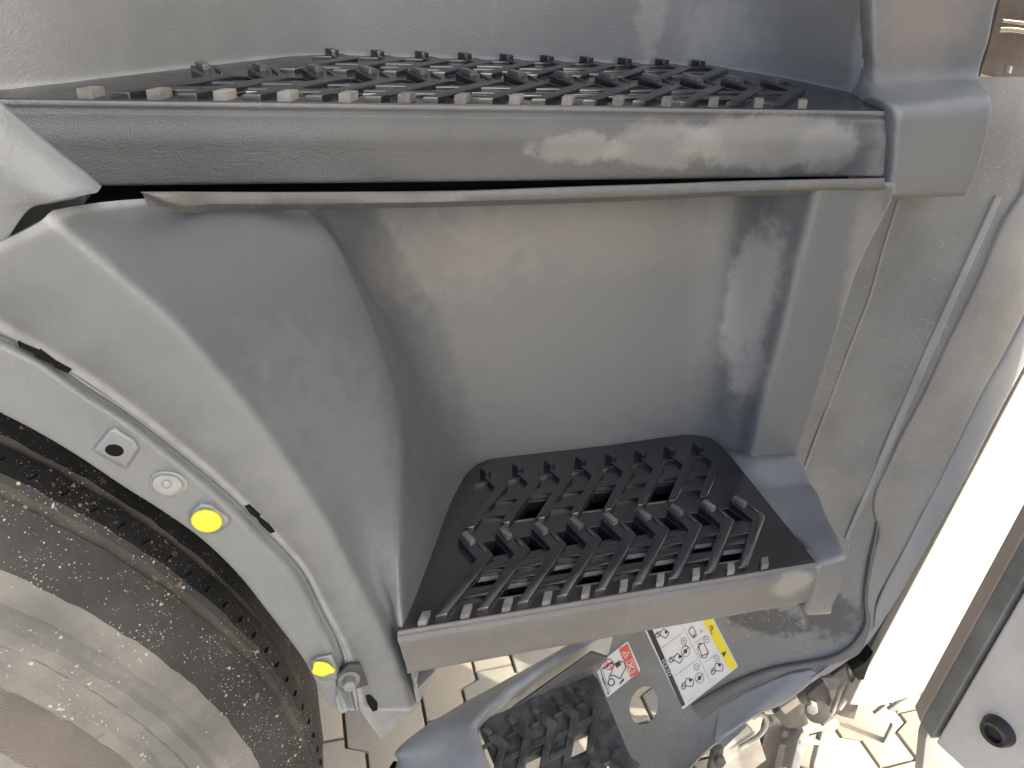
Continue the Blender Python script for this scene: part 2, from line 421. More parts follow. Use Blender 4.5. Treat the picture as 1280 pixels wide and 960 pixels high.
# far sheet with an opening round the laid stones
X0, X1, Y0, Y1 = -1.26, 2.24, -.84, 2.26
c8 = [(-60, -60), (60, -60), (60, 60), (-60, 60), (X0, Y0), (X1, Y0), (X1, Y1), (X0, Y1)]
ground = new_obj('ground', mesh_from([(x, y, GZ) for x, y in c8], [(0, 1, 5, 4), (1, 2, 6, 5), (2, 3, 7, 6), (3, 0, 4, 7)], False), M['far'], None, 'structure')
pav = new_obj('pavement', mesh_from([(X0-.1, Y0-.1, GZ-.014), (X1+.1, Y0-.1, GZ-.014), (X1+.1, Y1+.1, GZ-.014), (X0-.1, Y1+.1, GZ-.014)], [(0, 1, 2, 3)], False), M['sand'], None, 'structure')
PWX, PLY = .142, .228
def zig(k, y):
    ph = ((y - .04 - k*.114) / PLY) % 1.0
    a = .021
    if ph < .42: return a
    if ph < .5: return a-2*a*(ph-.42)/.08
    if ph < .92: return -a
    return -a+2*a*(ph-.92)/.08
def paver_mesh(k, y0):
    ys = [y0+.0035]
    brk = []
    for kk in (k, k+1):
        base = .04+kk*.114
        for f in (0, .42, .5, .92):
            n0 = math.floor((y0-base)/PLY)
            for n in (n0, n0+1, n0+2):
                y = base+(n+f)*PLY
                brk.append((kk, y))
    L = sorted({round(y, 5) for kk, y in brk if kk == k and y0+.006 < y < y0+PLY-.006})
    R_ = sorted({round(y, 5) for kk, y in brk if kk == k+1 and y0+.006 < y < y0+PLY-.006})
    g = .0035
    left = [(zig(k, y)+g, y) for y in [y0+g]+L+[y0+PLY-g]]
    right = [(PWX+zig(k+1, y)-g, y) for y in [y0+g]+R_+[y0+PLY-g]]
    poly = right+list(reversed(left))
    bm = bmesh.new(); vs = [bm.verts.new((x, y-y0, 0)) for x, y in poly]; f = bm.faces.new(vs)
    r = bmesh.ops.extrude_face_region(bm, geom=[f]); 
    for v in r['geom']:
        if isinstance(v, bmesh.types.BMVert): v.co.z = -.03
    bmesh.ops.recalc_face_normals(bm, faces=bm.faces)
    top = [e for e in bm.edges if all(abs(v.co.z) < 1e-6 for v in e.verts)]
    bmesh.ops.bevel(bm, geom=top, offset=.004, segments=2, profile=.5, affect='EDGES')
    return bm_mesh(bm, True, 40)
pm = {}
nst = 0
for k in range(-8, 15):
    for j in range(-4, 11):
        y0 = .0955-.114*(k % 2)+j*PLY - .03
        x = .055+k*PWX-.02
        if y0 < Y0-.1 or y0+PLY > Y1+.15: continue
        key = k % 2
        if key not in pm:
            pm[key] = paver_mesh(k, y0); pm[key].materials.append(M['paver'])
        o = bpy.data.objects.new('paving_stone', pm[key]); COL.objects.link(o)
        o.location = (x, y0, GZ+.001+random.uniform(-.0012, .0012)); o.rotation_euler = (random.uniform(-.004, .004), random.uniform(-.004, .004), 0)
        o.parent = pav; nst += 1

# ------------------------------------------------------------------ the truck
truck = bpy.data.objects.new('truck', None); COL.objects.link(truck); truck.location = (.2, .9, GZ)
truck['label'] = 'grey plastic cab steps, wheel arch, front wheel and open white door of a parked lorry'
truck['category'] = 'truck'

# --- fender + step well, one moulded surface
Epx = [(20, 238), (58, 265), (103, 299), (137, 330), (206, 388), (241, 426), (292, 485), (327, 529), (361, 577), (412, 657), (449, 730), (471, 771), (493, 821), (512, 886), (524, 930)]
Lpx = [(-90, 370), (0, 416), (45, 437), (103, 478), (155, 512), (206, 550), (241, 578), (285, 615), (330, 660), (378, 712), (406, 767), (426, 802), (440, 840), (450, 888), (456, 930)]
YF = .41
def zx(pts):
    w_ = sorted(((P(x, y, YF).z, P(x, y, YF).x) for x, y in pts)); return np.array([a for a, b in w_]), np.array([b for a, b in w_])
Ez, Ex = zx(Epx); Lz, Lx = zx(Lpx)
Efun = lambda z: float(catmull(Ez, Ex, np.array([z]))[0]); Lfun = lambda z: float(catmull(Lz, Lx, np.array([z]))[0])
Kp = [(350, 236, .56), (385, 262, .55), (410, 290, .54), (432, 330, .53), (463, 400, .512), (486, 470, .494), (498, 530, .475), (501, 620, .448), (500, 700, .422), (503, 780, .408), (512, 850, .404), (520, 900, .404)]
_k = sorted([tuple(P(*q)) for q in Kp], key=lambda v: v[2])
def Kfun(z):
    zz = [q[2] for q in _k]; v = catmull(zz, np.array([[q[0], q[1]] for q in _k]), np.array([min(max(z, zz[0]), zz[-1])]))[0]
    return Vector((max(float(v[0]), Efun(z)+.010), float(v[1]), z))
def Bfun(z): return float(np.interp(z, [.70, .776, .93, 1.05, 1.1], [.175, .161, .114, .048, .015]))
def Yb(z): return .608+max(0, z-.776)*.14
ridge = [(1030, 215), (1022, 250), (1001, 330), (981, 416), (960, 488), (944, 567), (936, 600)]
redge = [(1128, 215), (1114, 257), (1076, 330), (1047, 419), (1019, 509), (999, 567), (990, 600)]
YR = .560
def zr(pts):
    w_ = sorted(((P(x, y, YR).z, P(x, y, YR).x) for x, y in pts)); return np.array([a for a, b in w_]), np.array([b for a, b in w_])
Rz, Rx = zr(ridge); Qz, Qx = zr(redge)
Rf = lambda z: float(np.interp(z, Rz, Rx)); Qf = lambda z: float(np.interp(z, Qz, Qx))
def pt(col, z):
    e = Efun(z)
    if col == 0: return Vector((Lfun(z), YF+.002, z))
    if col == 1: return Vector((Lfun(z)*.5+e*.5, YF-.001, z))
    if col == 2: return Vector((e-.008, YF-.002, z))
    if col == 3: return Vector((e-.002, YF-.0005, z))
    if col == 4: return Vector((e+.002, YF+.003, z))
    K = Kfun(z); E5 = Vector((e+.006, YF+.009, z))
    if col == 5: return E5.lerp(K, .05)
    if col == 6: return E5.lerp(K, .55)
    B = Bfun(z); yb = Yb(z); F_ = Vector((B-.031, yb-.045, z))
    if col == 7: return K.lerp(E5, .07)+Vector((0, 0, 0))
    if col == 8: return K.lerp(F_, .05)
    if col == 9: return K.lerp(F_, .5)
    if col == 10: return F_
    if col == 11: return Vector((B-.007, yb-.011, z))
    if col == 12: return Vector((B+.018, yb-.001, z))
    if col == 13: return Vector((.30, yb, z))
    r = Rf(z)
    if col == 14: return Vector((r-.060, yb+.004, z))
    if col == 15: return Vector((r-.034, yb-.004, z))
    if col == 16: return Vector((r-.0085, YR+.022, z))
    if col == 17: return Vector((r-.0012, YR+.002, z))
    if col == 18: return Vector((r+.004, YR, z))
    q = Qf(z)
    if col == 19: return Vector((q-.006, YR-.001, z))
    if col == 20: return Vector((q, YR+.003, z))
    if col == 21: return Vector((q+.002, YR+.06, z))
def z_at_py(col, py):
    lo, hi = .55, 1.22
    for _ in range(40):
        mid = (lo+hi)/2
        if project(pt(col, mid))[1] > py: lo = mid
        else: hi = mid
    return (lo+hi)/2
topy = {0: None, 1: None}
rows = []
N = 14
# fender face top follows the sloping gap; the well top is tucked behind the upper step bar
def top_py(col):
    if col <= 4: return [352, 318, 278, 270, 263][col]
    return {5: 256, 6: 245, 7: 246, 8: 246, 9: 246, 10: 246, 11: 246, 12: 245, 13: 240, 14: 233, 15: 231}.get(col, 229)
def bot_z(col):
    if col <= 4: return z_at_py(col, [889, 889, 889, 889, 887][col])
    if col == 5: return z_at_py(col, 880)
    if col == 6: return .70
    if col == 7: return .705
    if col == 8: return .712
    if 9 <= col <= 15: return .735
    return z_at_py(col, 572)
tz = [z_at_py(c, top_py(c)) for c in range(22)]; bz = [bot_z(c) for c in range(22)]
for i in range(N+1):
    t = i/N
    rows.append([pt(c, tz[c]*(1-t)+bz[c]*t) for c in range(22)])
well = patch('step_well', rows, M['well'], truck, nu=150, nv=90, thick=.003, keep='well')

# --- wheel arch lip band
lp = [(-60, 386), (0, 416), (45, 437), (103, 478), (155, 512), (206, 550), (241, 578), (285, 615), (330, 660), (378, 712), (406, 767), (424, 802), (434, 836), (440, 862), (446, 888)]
li = [(-60, 478), (0, 515), (35, 533), (95, 568), (155, 608), (195, 633), (232, 658), (262, 682), (300, 720), (337, 767), (364, 802), (381, 826), (395, 852), (408, 876), (418, 888)]
rows = []
for (a, b) in zip(lp, li):
    a = Vector(a); b = Vector(b); d = (b-a).normalized()
    q = lambda px, Y: P(px[0], px[1], Y)
    rows.append([q(a-d*3, YF+.004), q(a, YF+.003), q(a+d*2, YF+.007), q(a+d*4, YF+.0075), q(a+d*13, YF+.0025), q(a+d*20, YF+.0005), q(a.lerp(b, .5), YF+.001), q(b-d*5, YF+.002), q(b, YF+.004), q(b, YF+.004)+Vector((0, .03, -.002))])
patch('wheel_arch_lip', rows, M['trim'], truck, nu=60, nv=90, thick=.002, keep='lip')

# gap filler behind the joint between the two fender pieces, the upper fender piece
A = lambda x, y, Y=YF: P(x, y, Y)
prism('panel_joint', [A(-8, 350, .43), A(-8, 300, .43), A(40, 250, .43), A(88, 238, .43), A(108, 242, .43), A(106, 254, .43), A(66, 275, .43), A(20, 350, .43)], (0, .02, 0), M['joint'], truck)
uf = [[(-60, 60), (-20, 108), (2, 131), (40, 164), (80, 197), (112, 222), (126, 235)],
      [(-60, 110), (-20, 140), (0, 152), (35, 180), (75, 208), (106, 230), (122, 240)],
      [(-60, 190), (-20, 200), (-5, 208), (15, 222), (42, 237), (78, 246), (110, 243)],
      [(-60, 260), (-30, 250), (-16, 248), (2, 252), (34, 253), (50, 256), (97, 247)],
      [(-60, 400), (-40, 370), (-24, 348), (-3, 318), (36, 262), (46, 257), (92, 249)]]
rows = []
for j in range(7):
    e = [P(*uf[i][j], YF+(.012, .006, -.003, -.001, .001)[i]) for i in range(5)]
    rows.append([e[0]+(e[0]-CAM).normalized()*.05+Vector((-.01, 0, -.008)), e[0], e[0].lerp(e[1], .3), e[1], e[1].lerp(e[2], .85), e[2].lerp(e[3], .15), e[3].lerp(e[4], .6), e[4], e[4]+(e[4]-CAM).normalized()*.006, e[4]+(e[4]-CAM).normalized()*.03])
patch('upper_fender', rows, M['trim'], truck, nu=60, nv=40, thick=0, fv=pchip)
def simple_panel(name, outline, Y, mat, thick=.012, bev=.0035, label=None, yfun=None):
    pts = [P(x, y, yfun(x, y) if yfun else Y) for x, y in outline]
    return prism(name, pts, (0, thick, 0), mat, truck, bev, 3, label)
# lower tip of the fender
prism('fender_tip', [P(447, 884, .424), P(500, 888, .424), P(512, 872, .424), P(545, 838, .43), P(541, 846, .43), P(520, 888, .43), P(476, 926, .43), P(468, 915, .428)], (0, .03, 0), M['trim'], truck, .002, 2)

# pads, clips, slots on the lip
def lip_pt(x, y, off): 
    return P(x, y, YF+.001-off)
def pad(cx, cy, pts, name='clip_pad'):
    o = [lip_pt(x, y, -.001) for x, y in pts]; c = lip_pt(cx, cy, 0)
    t = [lip_pt(cx+(x-cx)*.8, cy+(y-cy)*.8, .0035) for x, y in pts]
    bm = bmesh.new(); a = [bm.verts.new(p) for p in o]; b = [bm.verts.new(p) for p in t]
    n = len(pts)
    for i in range(n): bm.faces.new((a[i], a[(i+1) % n], b[(i+1) % n], b[i]))
    bm.faces.new(b)
    bmesh.ops.recalc_face_normals(bm, faces=bm.faces)
    if sum((f.normal.y*f.calc_area() for f in bm.faces)) > 0: bmesh.ops.reverse_faces(bm, faces=bm.faces)
    bmesh.ops.bevel(bm, geom=[e for e in bm.edges if not e.is_boundary], offset=.0016, segments=3, profile=.6, affect='EDGES')
    return new_obj(name, bm_mesh(bm, True, 60), M['trim'], truck)
pad(146, 559, [(112, 563), (136, 533), (145, 532), (172, 549), (178, 560), (160, 588), (148, 583)])
pad(257, 650, [(236, 638), (250, 626), (266, 628), (292, 648), (291, 656), (270, 668), (244, 662)])
pad(404, 834, [(386, 826), (394, 820), (416, 815), (424, 836), (424, 850), (402, 852)])
def disc(name, cx, cy, rx, ry, rot, off, th, mat, parent=truck, n=28, wob=0, dome=0, surf='lip'):
    bm = bmesh.new()
    ring = []; rng_ = random.Random(cx)
    ph = rng_.uniform(0, 6)
    for i in range(n):
        a = 2*math.pi*i/n; k = 1+wob*math.sin(3*a+ph)+wob*.5*math.sin(5*a+1)
        x = rx*k*math.cos(a); y = ry*k*math.sin(a)
        X = cx+x*math.cos(rot)-y*math.sin(rot); Y = cy+x*math.sin(rot)+y*math.cos(rot); ring.append((X, Y))
    def pp(x, y, o): 
        return P(x, y, YF+.001-o)
    lo = [bm.verts.new(pp(x, y, off)) for x, y in ring]
    hi = [bm.verts.new(pp(cx+(x-cx)*.99, cy+(y-cy)*.99, off+th*.6)) for x, y in ring]
    h2 = [bm.verts.new(pp(cx+(x-cx)*.88, cy+(y-cy)*.88, off+th)) for x, y in ring]
    h3 = [bm.verts.new(pp(cx+(x-cx)*.4, cy+(y-cy)*.4, off+th+dome)) for x, y in ring]
    for r1, r2 in ((lo, hi), (hi, h2), (h2, h3)):
        for i in range(n): bm.faces.new((r1[i], r1[(i+1) % n], r2[(i+1) % n], r2[i]))
    bm.faces.new(h3); bm.faces.new(list(reversed(lo)))
    bmesh.ops.recalc_face_normals(bm, faces=bm.faces)
    return new_obj(name, bm_mesh(bm, True, 50), mat, parent)
disc('clip_hole', 143, 563, 12, 7.5, .15, .0032, .0006, M['gap'])
disc('round_plug', 210, 605, 24, 16, .1, .0, .0016, M['trim'], wob=.02)
disc('round_clip', 209, 606, 20, 13.5, .1, .001, .0035, M['cap'], wob=.03)
disc('round_clip_head', 208, 606, 6.5, 5, .1, .004, .002, M['cap'], dome=.0008)
disc('yellow_cap', 258, 651, 20, 14.5, .1, .0035, .0045, M['yellow'], dome=.001)
disc('yellow_cap', 403, 836, 14.5, 9.5, .1, .0035, .005, M['yellow'], wob=.10, dome=.001)
def slot(pts, surf='well'):
    q = []
    for x, y in pts:
        a = drape_pt(surf, x, y, .0006)
        q.append(a if a is not None else P(x, y, YF-.0006))
    bm = poly_prism(q, (0, .004, 0)); new_obj('fender_slot', bm_mesh(bm, False), M['gap'], truck)
slot([(22, 428), (28, 428), (52, 438), (50, 435), (70, 450), (90, 461), (85, 467), (68, 459), (66, 456), (44, 446), (42, 442), (24, 434)])
slot([(306, 632), (312, 630), (326, 643), (324, 645), (337, 655), (344, 664), (338, 667), (325, 655), (322, 649), (312, 642)])
slot([(457, 869), (463, 868), (472, 878), (472, 887), (466, 889), (459, 878)])
# bolt in the recess
prism('bolt_recess', [P(421, 846, .4080), P(436, 831, .4080), P(450, 831, .4080), P(460, 857, .4080), P(430, 866, .4080)], (0, .003, 0), M['rubber'], truck, .0006)
def cyl(name, p, ax, r, h, n, mat, parent=truck, bev=.0008, r2=None, label=None):
    ax = Vector(ax).normalized(); a = ax.orthogonal().normalized(); b = ax.cross(a)
    poly = [Vector(p)+(a*math.cos(2*math.pi*i/n)+b*math.sin(2*math.pi*i/n))*r for i in range(n)]
    return prism(name, poly, ax*h, mat, parent, bev, 2, label)
bw = cyl('bolt_washer', P(436, 847, .410), (0, -1, .15), .0088, .0035, 24, M['bar'])
cyl('bolt_head', P(436, 850, .407), (0, -1, .15), .0055, .008, 6, M['bar'])

# ------------------------------------------------------------------ steps with moulded tread
def tread(parent, fr, top_z, s, feetC, feetD, studs, xl, xr, mats, hscale=1., yfl=.404, yscale=1.):
    hs0 = hscale
    """fr(x, y, z)->world.  pattern lives in metres of the lower step, scaled by s"""
    cm = {}
    def prism_h(name, poly, heights, mat, bev, off=Vector((0, 0, 0)), key=None):
        if key is not None and key in cm: me = cm[key]
        else:
            bm = bmesh.new(); a = [bm.verts.new(fr(x*s, (y-.404)*s*yscale, -.003)) for x, y in poly]
            b = [bm.verts.new(fr(x*s, (y-.404)*s*yscale, h*s*(1. if name == 'tread_stud' else hs0))) for (x, y), h in zip(poly, heights)]
            n = len(poly); bm.faces.new(list(reversed(a)))
            if n == 4: bm.faces.new(b)
            else:
                bm.faces.new((b[0], b[1], b[2], b[5])); bm.faces.new((b[5], b[2], b[3], b[4]))
            for i in range(n): bm.faces.new((a[i], a[(i+1) % n], b[(i+1) % n], b[i]))
            bmesh.ops.recalc_face_normals(bm, faces=bm.faces)
            sel = [e for e in bm.edges if len(e.link_faces) == 2 and e.calc_face_angle(0) > .5]
            bmesh.ops.bevel(bm, geom=sel, offset=bev*s, segments=2, profile=.6, affect='EDGES', clamp_overlap=True)
            me = bm_mesh(bm, True, 50); me.materials.append(mat)
            if key is not None: cm[key] = me
        o = bpy.data.objects.new(name, me); COL.objects.link(o); o.location = off; attach(o, parent); return o
    zero = fr(0, 0, 0)
    sh = lambda x: fr(x*s, 0, 0)-zero
    hw = .0050
    for x in studs:
        prism_h('tread_stud', [(-.0036, .4065), (.0036, .4065), (.0088, .4165), (.0016, .4165)], [.0052, .0052, .005, .005], mats['front'], .0008, sh(x), 'f')
    for x in feetC:
        prism_h('tread_rib', [(-.0050, .410), (.0050, .410), (.0565, .4665), (.0450, .4935), (.0300, .4895), (.0405, .4640)],
                [.0048, .0048, .0054, .0085, .0085, .0054], mats['rib'], .0010, sh(x), 'c')
        prism_h('rib_stud', [(.0382, .4785), (.0436, .4810), (.0386, .4938), (.0328, .491)], [.0118]*4, mats['stud'], .0011, sh(x), 'cs')
        prism_h('rib_ledge', [(.0495, .4700), (.0512, .4707), (.0466, .4815), (.0450, .4807)], [.0068, .0068, .0092, .0092], mats['rib'], .0005, sh(x), 'cl')
    for x in feetD:
        prism_h('tread_rib', [(-.0050, .505), (.0050, .505), (.0510, .5575), (.0410, .5765), (.0295, .574), (.0365, .5560)],
                [.0046, .0046, .0048, .005, .005, .0048], mats['rib'], .0010, sh(x), 'd')
        prism_h('rib_stud', [(.0325, .5755), (.0385, .577), (.0345, .5865), (.0285, .585)], [.0085]*4, mats['rib'], .0008, sh(x), 'ds')
        prism_h('rib_ledge', [(.018, .5655), (.033, .5665), (.0335, .5695), (.0185, .5685)], [.0035]*4, mats['rib'], .0005, sh(x), 'dl')
    # cross bars between neighbouring ribs, a lower step beside each, ledges inside the openings
    def span(y, y0, kr, kl, d, g): return .0050+(y-y0)*kr+g, d-.0050+(y-y0)*kl-g
    for F_, y00, kr, kl, row in ((feetC, .410, .9115, .8426, 'c'), (feetD, .505, .876, .8137, 'd')):
        for i in range(len(F_)-1):
            x = F_[i]; d = F_[i+1]-x; par = i % 2
            def bar(name, y0, y1, h, h2, mat, key, g=-.002):
                a, b = span(y0, y00, kr, kl, d, g); c, e = span(y1, y00, kr, kl, d, g)
                prism_h(name, [(a, y0), (b, y0), (e, y1), (c, y1)], [h, h, h2, h2], mat, .0007, sh(x), (key, row, par))
            if row == 'c':
                bar('tread_bar', *((.4235, .4325) if par == 0 else (.4475, .4565)), .0044, .0044, mats['rib'], 'b')
                if par: bar('tread_step', .4385, .4475, .0020, .0020, mats['rib'], 's')
                bar('opening_ledge', *((.4455, .4490) if par == 0 else (.4330, .4365)), -.004, -.0015, mats['stud'], 'l', .001)
                bar('tread_step', *((.4530, .4600) if par == 0 else (.4570, .4640)), .0030, .0030, mats['rib'], 't')
            else:
                bar('tread_bar', *((.5155, .5235) if par == 0 else (.5385, .5470)), .0042, .0042, mats['rib'], 'b')
                if par: bar('tread_step', .5345, .5385, .0018, .0018, mats['rib'], 's')
                if par: bar('opening_ledge', .5080, .5125, -.004, -.0015, mats['stud'], 'l', .001)
                else: bar('tread_step', .5370, .5450, .0030, .0030, mats['rib'], 's')

def hole_list(feetC, feetD):
    H = []
    for F_, y00, kr, kl, row in ((feetC, .410, .9115, .8426, 'c'), (feetD, .505, .876, .8137, 'd')):
        for i in range(len(F_)-1):
            x = F_[i]; d = F_[i+1]-x; par = i % 2
            if row == 'd' and par == 0: continue
            y0, y1 = (((.4375, .4490), (.4205, .4365)) if row == 'c' else ((.5260, .5450), (.5080, .5335)))[par]
            f = lambda y: (x+.0050+(y-y00)*kr+.0008, x+d-.0050+(y-y00)*kl-.0008)
            a, b = f(y0); c, e = f(y1)
            H.append([(a, y0), (b, y0), (e, y1), (c, y1)])
            if row == 'c': H.append([(x+.0562, .4690), (x+d+.0372, .4700), (x+d+.0292, .4885), (x+.0484, .4885)])
    return H
def slab(name, outline, fr, s, holes, mat, parent, th=.012, yscale=1., inside=None):
    bm = poly_prism([fr(x, y, 0) for x, y in outline], fr(0, 0, -th)-fr(0, 0, 0))
    o = new_obj(name, bm_mesh(bm, False), mat, None)
    cb = bmesh.new()
    for h in holes:
        q = [(x*s, (y-.404)*s*yscale) for x, y in h]
        if inside and not all(inside(x, y) for x, y in q): continue
        a = [cb.verts.new(fr(x, y, .01)) for x, y in q]; b = [cb.verts.new(fr(x, y, -.03)) for x, y in q]
        cb.faces.new(a); cb.faces.new(list(reversed(b)))
        for i in range(4): cb.faces.new((a[(i+1) % 4], a[i], b[i], b[(i+1) % 4]))
    bmesh.ops.recalc_face_normals(cb, faces=cb.faces)
    co = new_obj('cut', bm_mesh(cb, False), None, None)
    md = o.modifiers.new('b', 'BOOLEAN'); md.object = co; md.operation = 'DIFFERENCE'; md.solver = 'EXACT'
    bake(o); bpy.data.objects.remove(co)
    bv = o.modifiers.new('v', 'BEVEL'); bv.width = .0006; bv.segments = 1; bv.limit_method = 'ANGLE'; bake(o)
    smooth(o.data, 30)
    attach(o, parent); return o

# lower step
LZ = .776
p_ = .0337
feetC = [.0856+p_*k for k in range(9)]; feetD = [.129+p_*k for k in range(8)]; studsL = [.0698+.0339*k for k in range(10)]
frL = lambda x, y, z: Vector((x, .404+y, LZ+z))
def arc(cx, cy, r, a0, a1, n=7): return [(cx+r*math.cos(math.radians(a0+(a1-a0)*i/n)), cy+r*math.sin(math.radians(a0+(a1-a0)*i/n))) for i in range(n+1)]
outL = [(.0505, .0015), (.4275, .0015), (.4305, .15)]+arc(.3805, .172, .05, 0, 78)+[(.30, .222), (.20, .219)]+arc(.197, .172, .047, 95, 155)+[(.128, .165), (.10, .132)]
# keep the outline counter clockwise and simple
lower = slab('lower_step', outL, frL, 1, hole_list(feetC, feetD), M['mat'], truck, .012)
tread(lower, frL, LZ, 1, feetC, feetD, studsL, 0, 0, dict(front=M['matworn'], rib=M['mat'], stud=M['stud']))
def bar_patch(name, xs, Yf, ztop, zbot, mat, groove=.004, lean=.003, yb=.06, xl_bot=None, facet=0):
    rows = []
    for i, x in enumerate(xs):
        dxb = (xl_bot if (i == 0 and xl_bot) else 0); ins = .012 if (i == 0 and xl_bot) else 0
        rows.append([Vector((x+ins, Yf+.02, ztop-.0012)), Vector((x+ins*.2, Yf+.0035, ztop+.0000)), Vector((x, Yf+.0008, ztop-.0008)), Vector((x, Yf, ztop-.003)), Vector((x, Yf+.0012, ztop-.0055)), Vector((x, Yf+.0012, ztop-.0062)),
                     Vector((x, Yf-.0012, ztop-.0085)), Vector((x+dxb*.15, Yf-.0016, ztop-.012)), *([Vector((x+dxb*.3, Yf-.0016-facet*.85, ztop-.0225)), Vector((x+dxb*.36, Yf-.0016-facet, ztop-.0265)), Vector((x+dxb*.6, Yf-.0008-facet+lean*.4, (ztop+zbot)/2-.006))] if facet else [Vector((x+dxb*.5, Yf-.0012+lean*.4, (ztop+zbot)/2))]), Vector((x+dxb, Yf+lean-.001-facet*.8, zbot+.004)), Vector((x+dxb, Yf+lean+.001-facet*.7, zbot+.0008)), Vector((x+dxb, Yf+lean+.004, zbot)), Vector((x+dxb, Yf+yb, zbot+.003))])
    return patch(name, rows, mat, truck, nu=70, nv=24, thick=.002)
bar_patch('lower_step_front', [.0502, .15, .25, .35, .437], .4035, LZ-.0004, .7215, M['lowbar'], xl_bot=.0075, lean=.002)
# dark tray under the mat
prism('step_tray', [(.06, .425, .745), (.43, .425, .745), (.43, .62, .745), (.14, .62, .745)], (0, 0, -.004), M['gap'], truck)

# upper step
UZ = 1.126; sU = 1.31
frU = lambda x, y, z: Vector((x, .608+y, UZ+z))
studsU = [(-.134+.0443*k)/sU for k in range(14)]
feetCU = [(-.1123+.0443*k)/sU for k in range(13)]; feetDU = [(.004+.0443*k)/sU for k in range(10)]
outU = [(-.26, .0015), (.553, .0015), (.553, .14), (.545, .19), (.52, .216), (.49, .226), (.05, .226), (.02, .222), (-.19, .030), (-.26, .0155)]
YS = .92
upper = slab('upper_step', outU, frU, sU, hole_list(feetCU, feetDU), M['mat'], truck, .012, yscale=YS)
tread(upper, frU, UZ, sU, feetCU, feetDU, studsU, 0, 0, dict(front=M['matworn'], rib=M['mat'], stud=M['stud']), yscale=YS, hscale=.66)
bar_patch('upper_step_front', [-.30, -.1, .1, .3, .552], .608, UZ-.0004, 1.0655, M['bar'], lean=-.001, facet=.0035)
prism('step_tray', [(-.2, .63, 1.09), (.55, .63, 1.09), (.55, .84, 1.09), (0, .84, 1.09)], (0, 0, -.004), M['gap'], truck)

# flange under the upper bar
ft = [(176, 239.5), (192, 239.4), (210, 239.3), (260, 239.5), (400, 239.5), (560, 238), (720, 232.5), (870, 227.5), (1000, 224), (1105, 222)]
fb = [(178, 241), (195, 248.5), (213, 255), (270, 256), (400, 256), (600, 252.5), (730, 248.5), (862, 243), (1000, 238), (1108, 235)]
rows = []
for a, b in zip(ft, fb):
    yy = float(np.interp(b[0], [170, 213, 270, 350, 400, 450, 500, 900, 1000, 1108], [-.172, -.165, -.125, -.078, -.062, -.030, -.007, -.006, -.040, -.050]))
    rows.append([P(a[0], a[1], .602+yy)+Vector((0, .012, -.012)), P(a[0], a[1]+.5, .604+yy), P(a[0], a[1], .602+yy)+Vector((0, 0, -.0008)), P(a[0]*.5+b[0]*.5, a[1]*.45+b[1]*.55, .6+yy), P(b[0], b[1]-1.2, .601+yy), P(b[0], b[1], .603+yy), P(b[0], b[1], .604+yy)+Vector((0, .010, -.007))])
patch('well_flange', rows, M['lowbar'], truck, nu=40, nv=80, thick=0, fv=pchip)

# --- lower arm beside the step
def arm():
    st = []
    back = [P(940, 563, .59), P(995, 558, .59)]
    tp = [((945, 572), (1000, 568), .556), ((966, 610), (1018, 606), .52), ((992, 656), (1038, 648), .461), ((1012, 691), (1055, 678), .418)]
    rows = []
    def row(l, r, inner, outer):
        mid = l.lerp(r, .5)
        rows.append([inner, inner.lerp(l, .75), l+(inner-l).normalized()*.004, l+(r-l).normalized()*.004, mid, r+(l-r).normalized()*.005, r+(outer-r).normalized()*.005, outer])
    row(back[0], back[1], Vector((.41, .612, .765)), back[1]+Vector((.01, .03, -.05)))
    for l, r, Y in tp:
        a = P(*l, Y); b = P(*r, Y); row(a, b, Vector((.4315, Y+.004, .768)), b+Vector((.006, .012, -.05)))
    a = P(1018, 703, .406); b = P(1060, 690, .406); row(a, b, Vector((.4292, .412, .766)), b+Vector((.004, .03, -.045)))
    a = P(1020, 709, .4015); b = P(1062, 697, .4015); row(a, b, P(1017, 712, .4015)+Vector((-.003, .03, 0)), b+Vector((.002, .05, -.01)))
    a = P(1017, 735, .4005); b = P(1058, 726, .4005); row(a, b, a+Vector((-.003, .03, 0)), b+Vector((.002, .05, 0)))
    a = P(1008, 763, .4015); b = P(1044, 758, .4015); row(a, b, a+Vector((-.003, .03, 0)), b+Vector((.002, .05, 0)))
    a = P(1009, 769, .405); b = P(1042, 767, .405); row(a, b, a+Vector((-.003, .03, 0)), b+Vector((.002, .05, 0)))
    a = P(1009, 769, .405)+Vector((0, .05, 0)); b = P(1042, 767, .405)+Vector((0, .05, 0)); row(a, b, a+Vector((-.003, .005, .01)), b+Vector((.002, .005, .01)))
    return patch('step_arm', rows, M['well'], truck, nu=60, nv=70, thick=0, fv=pchip)
arm()

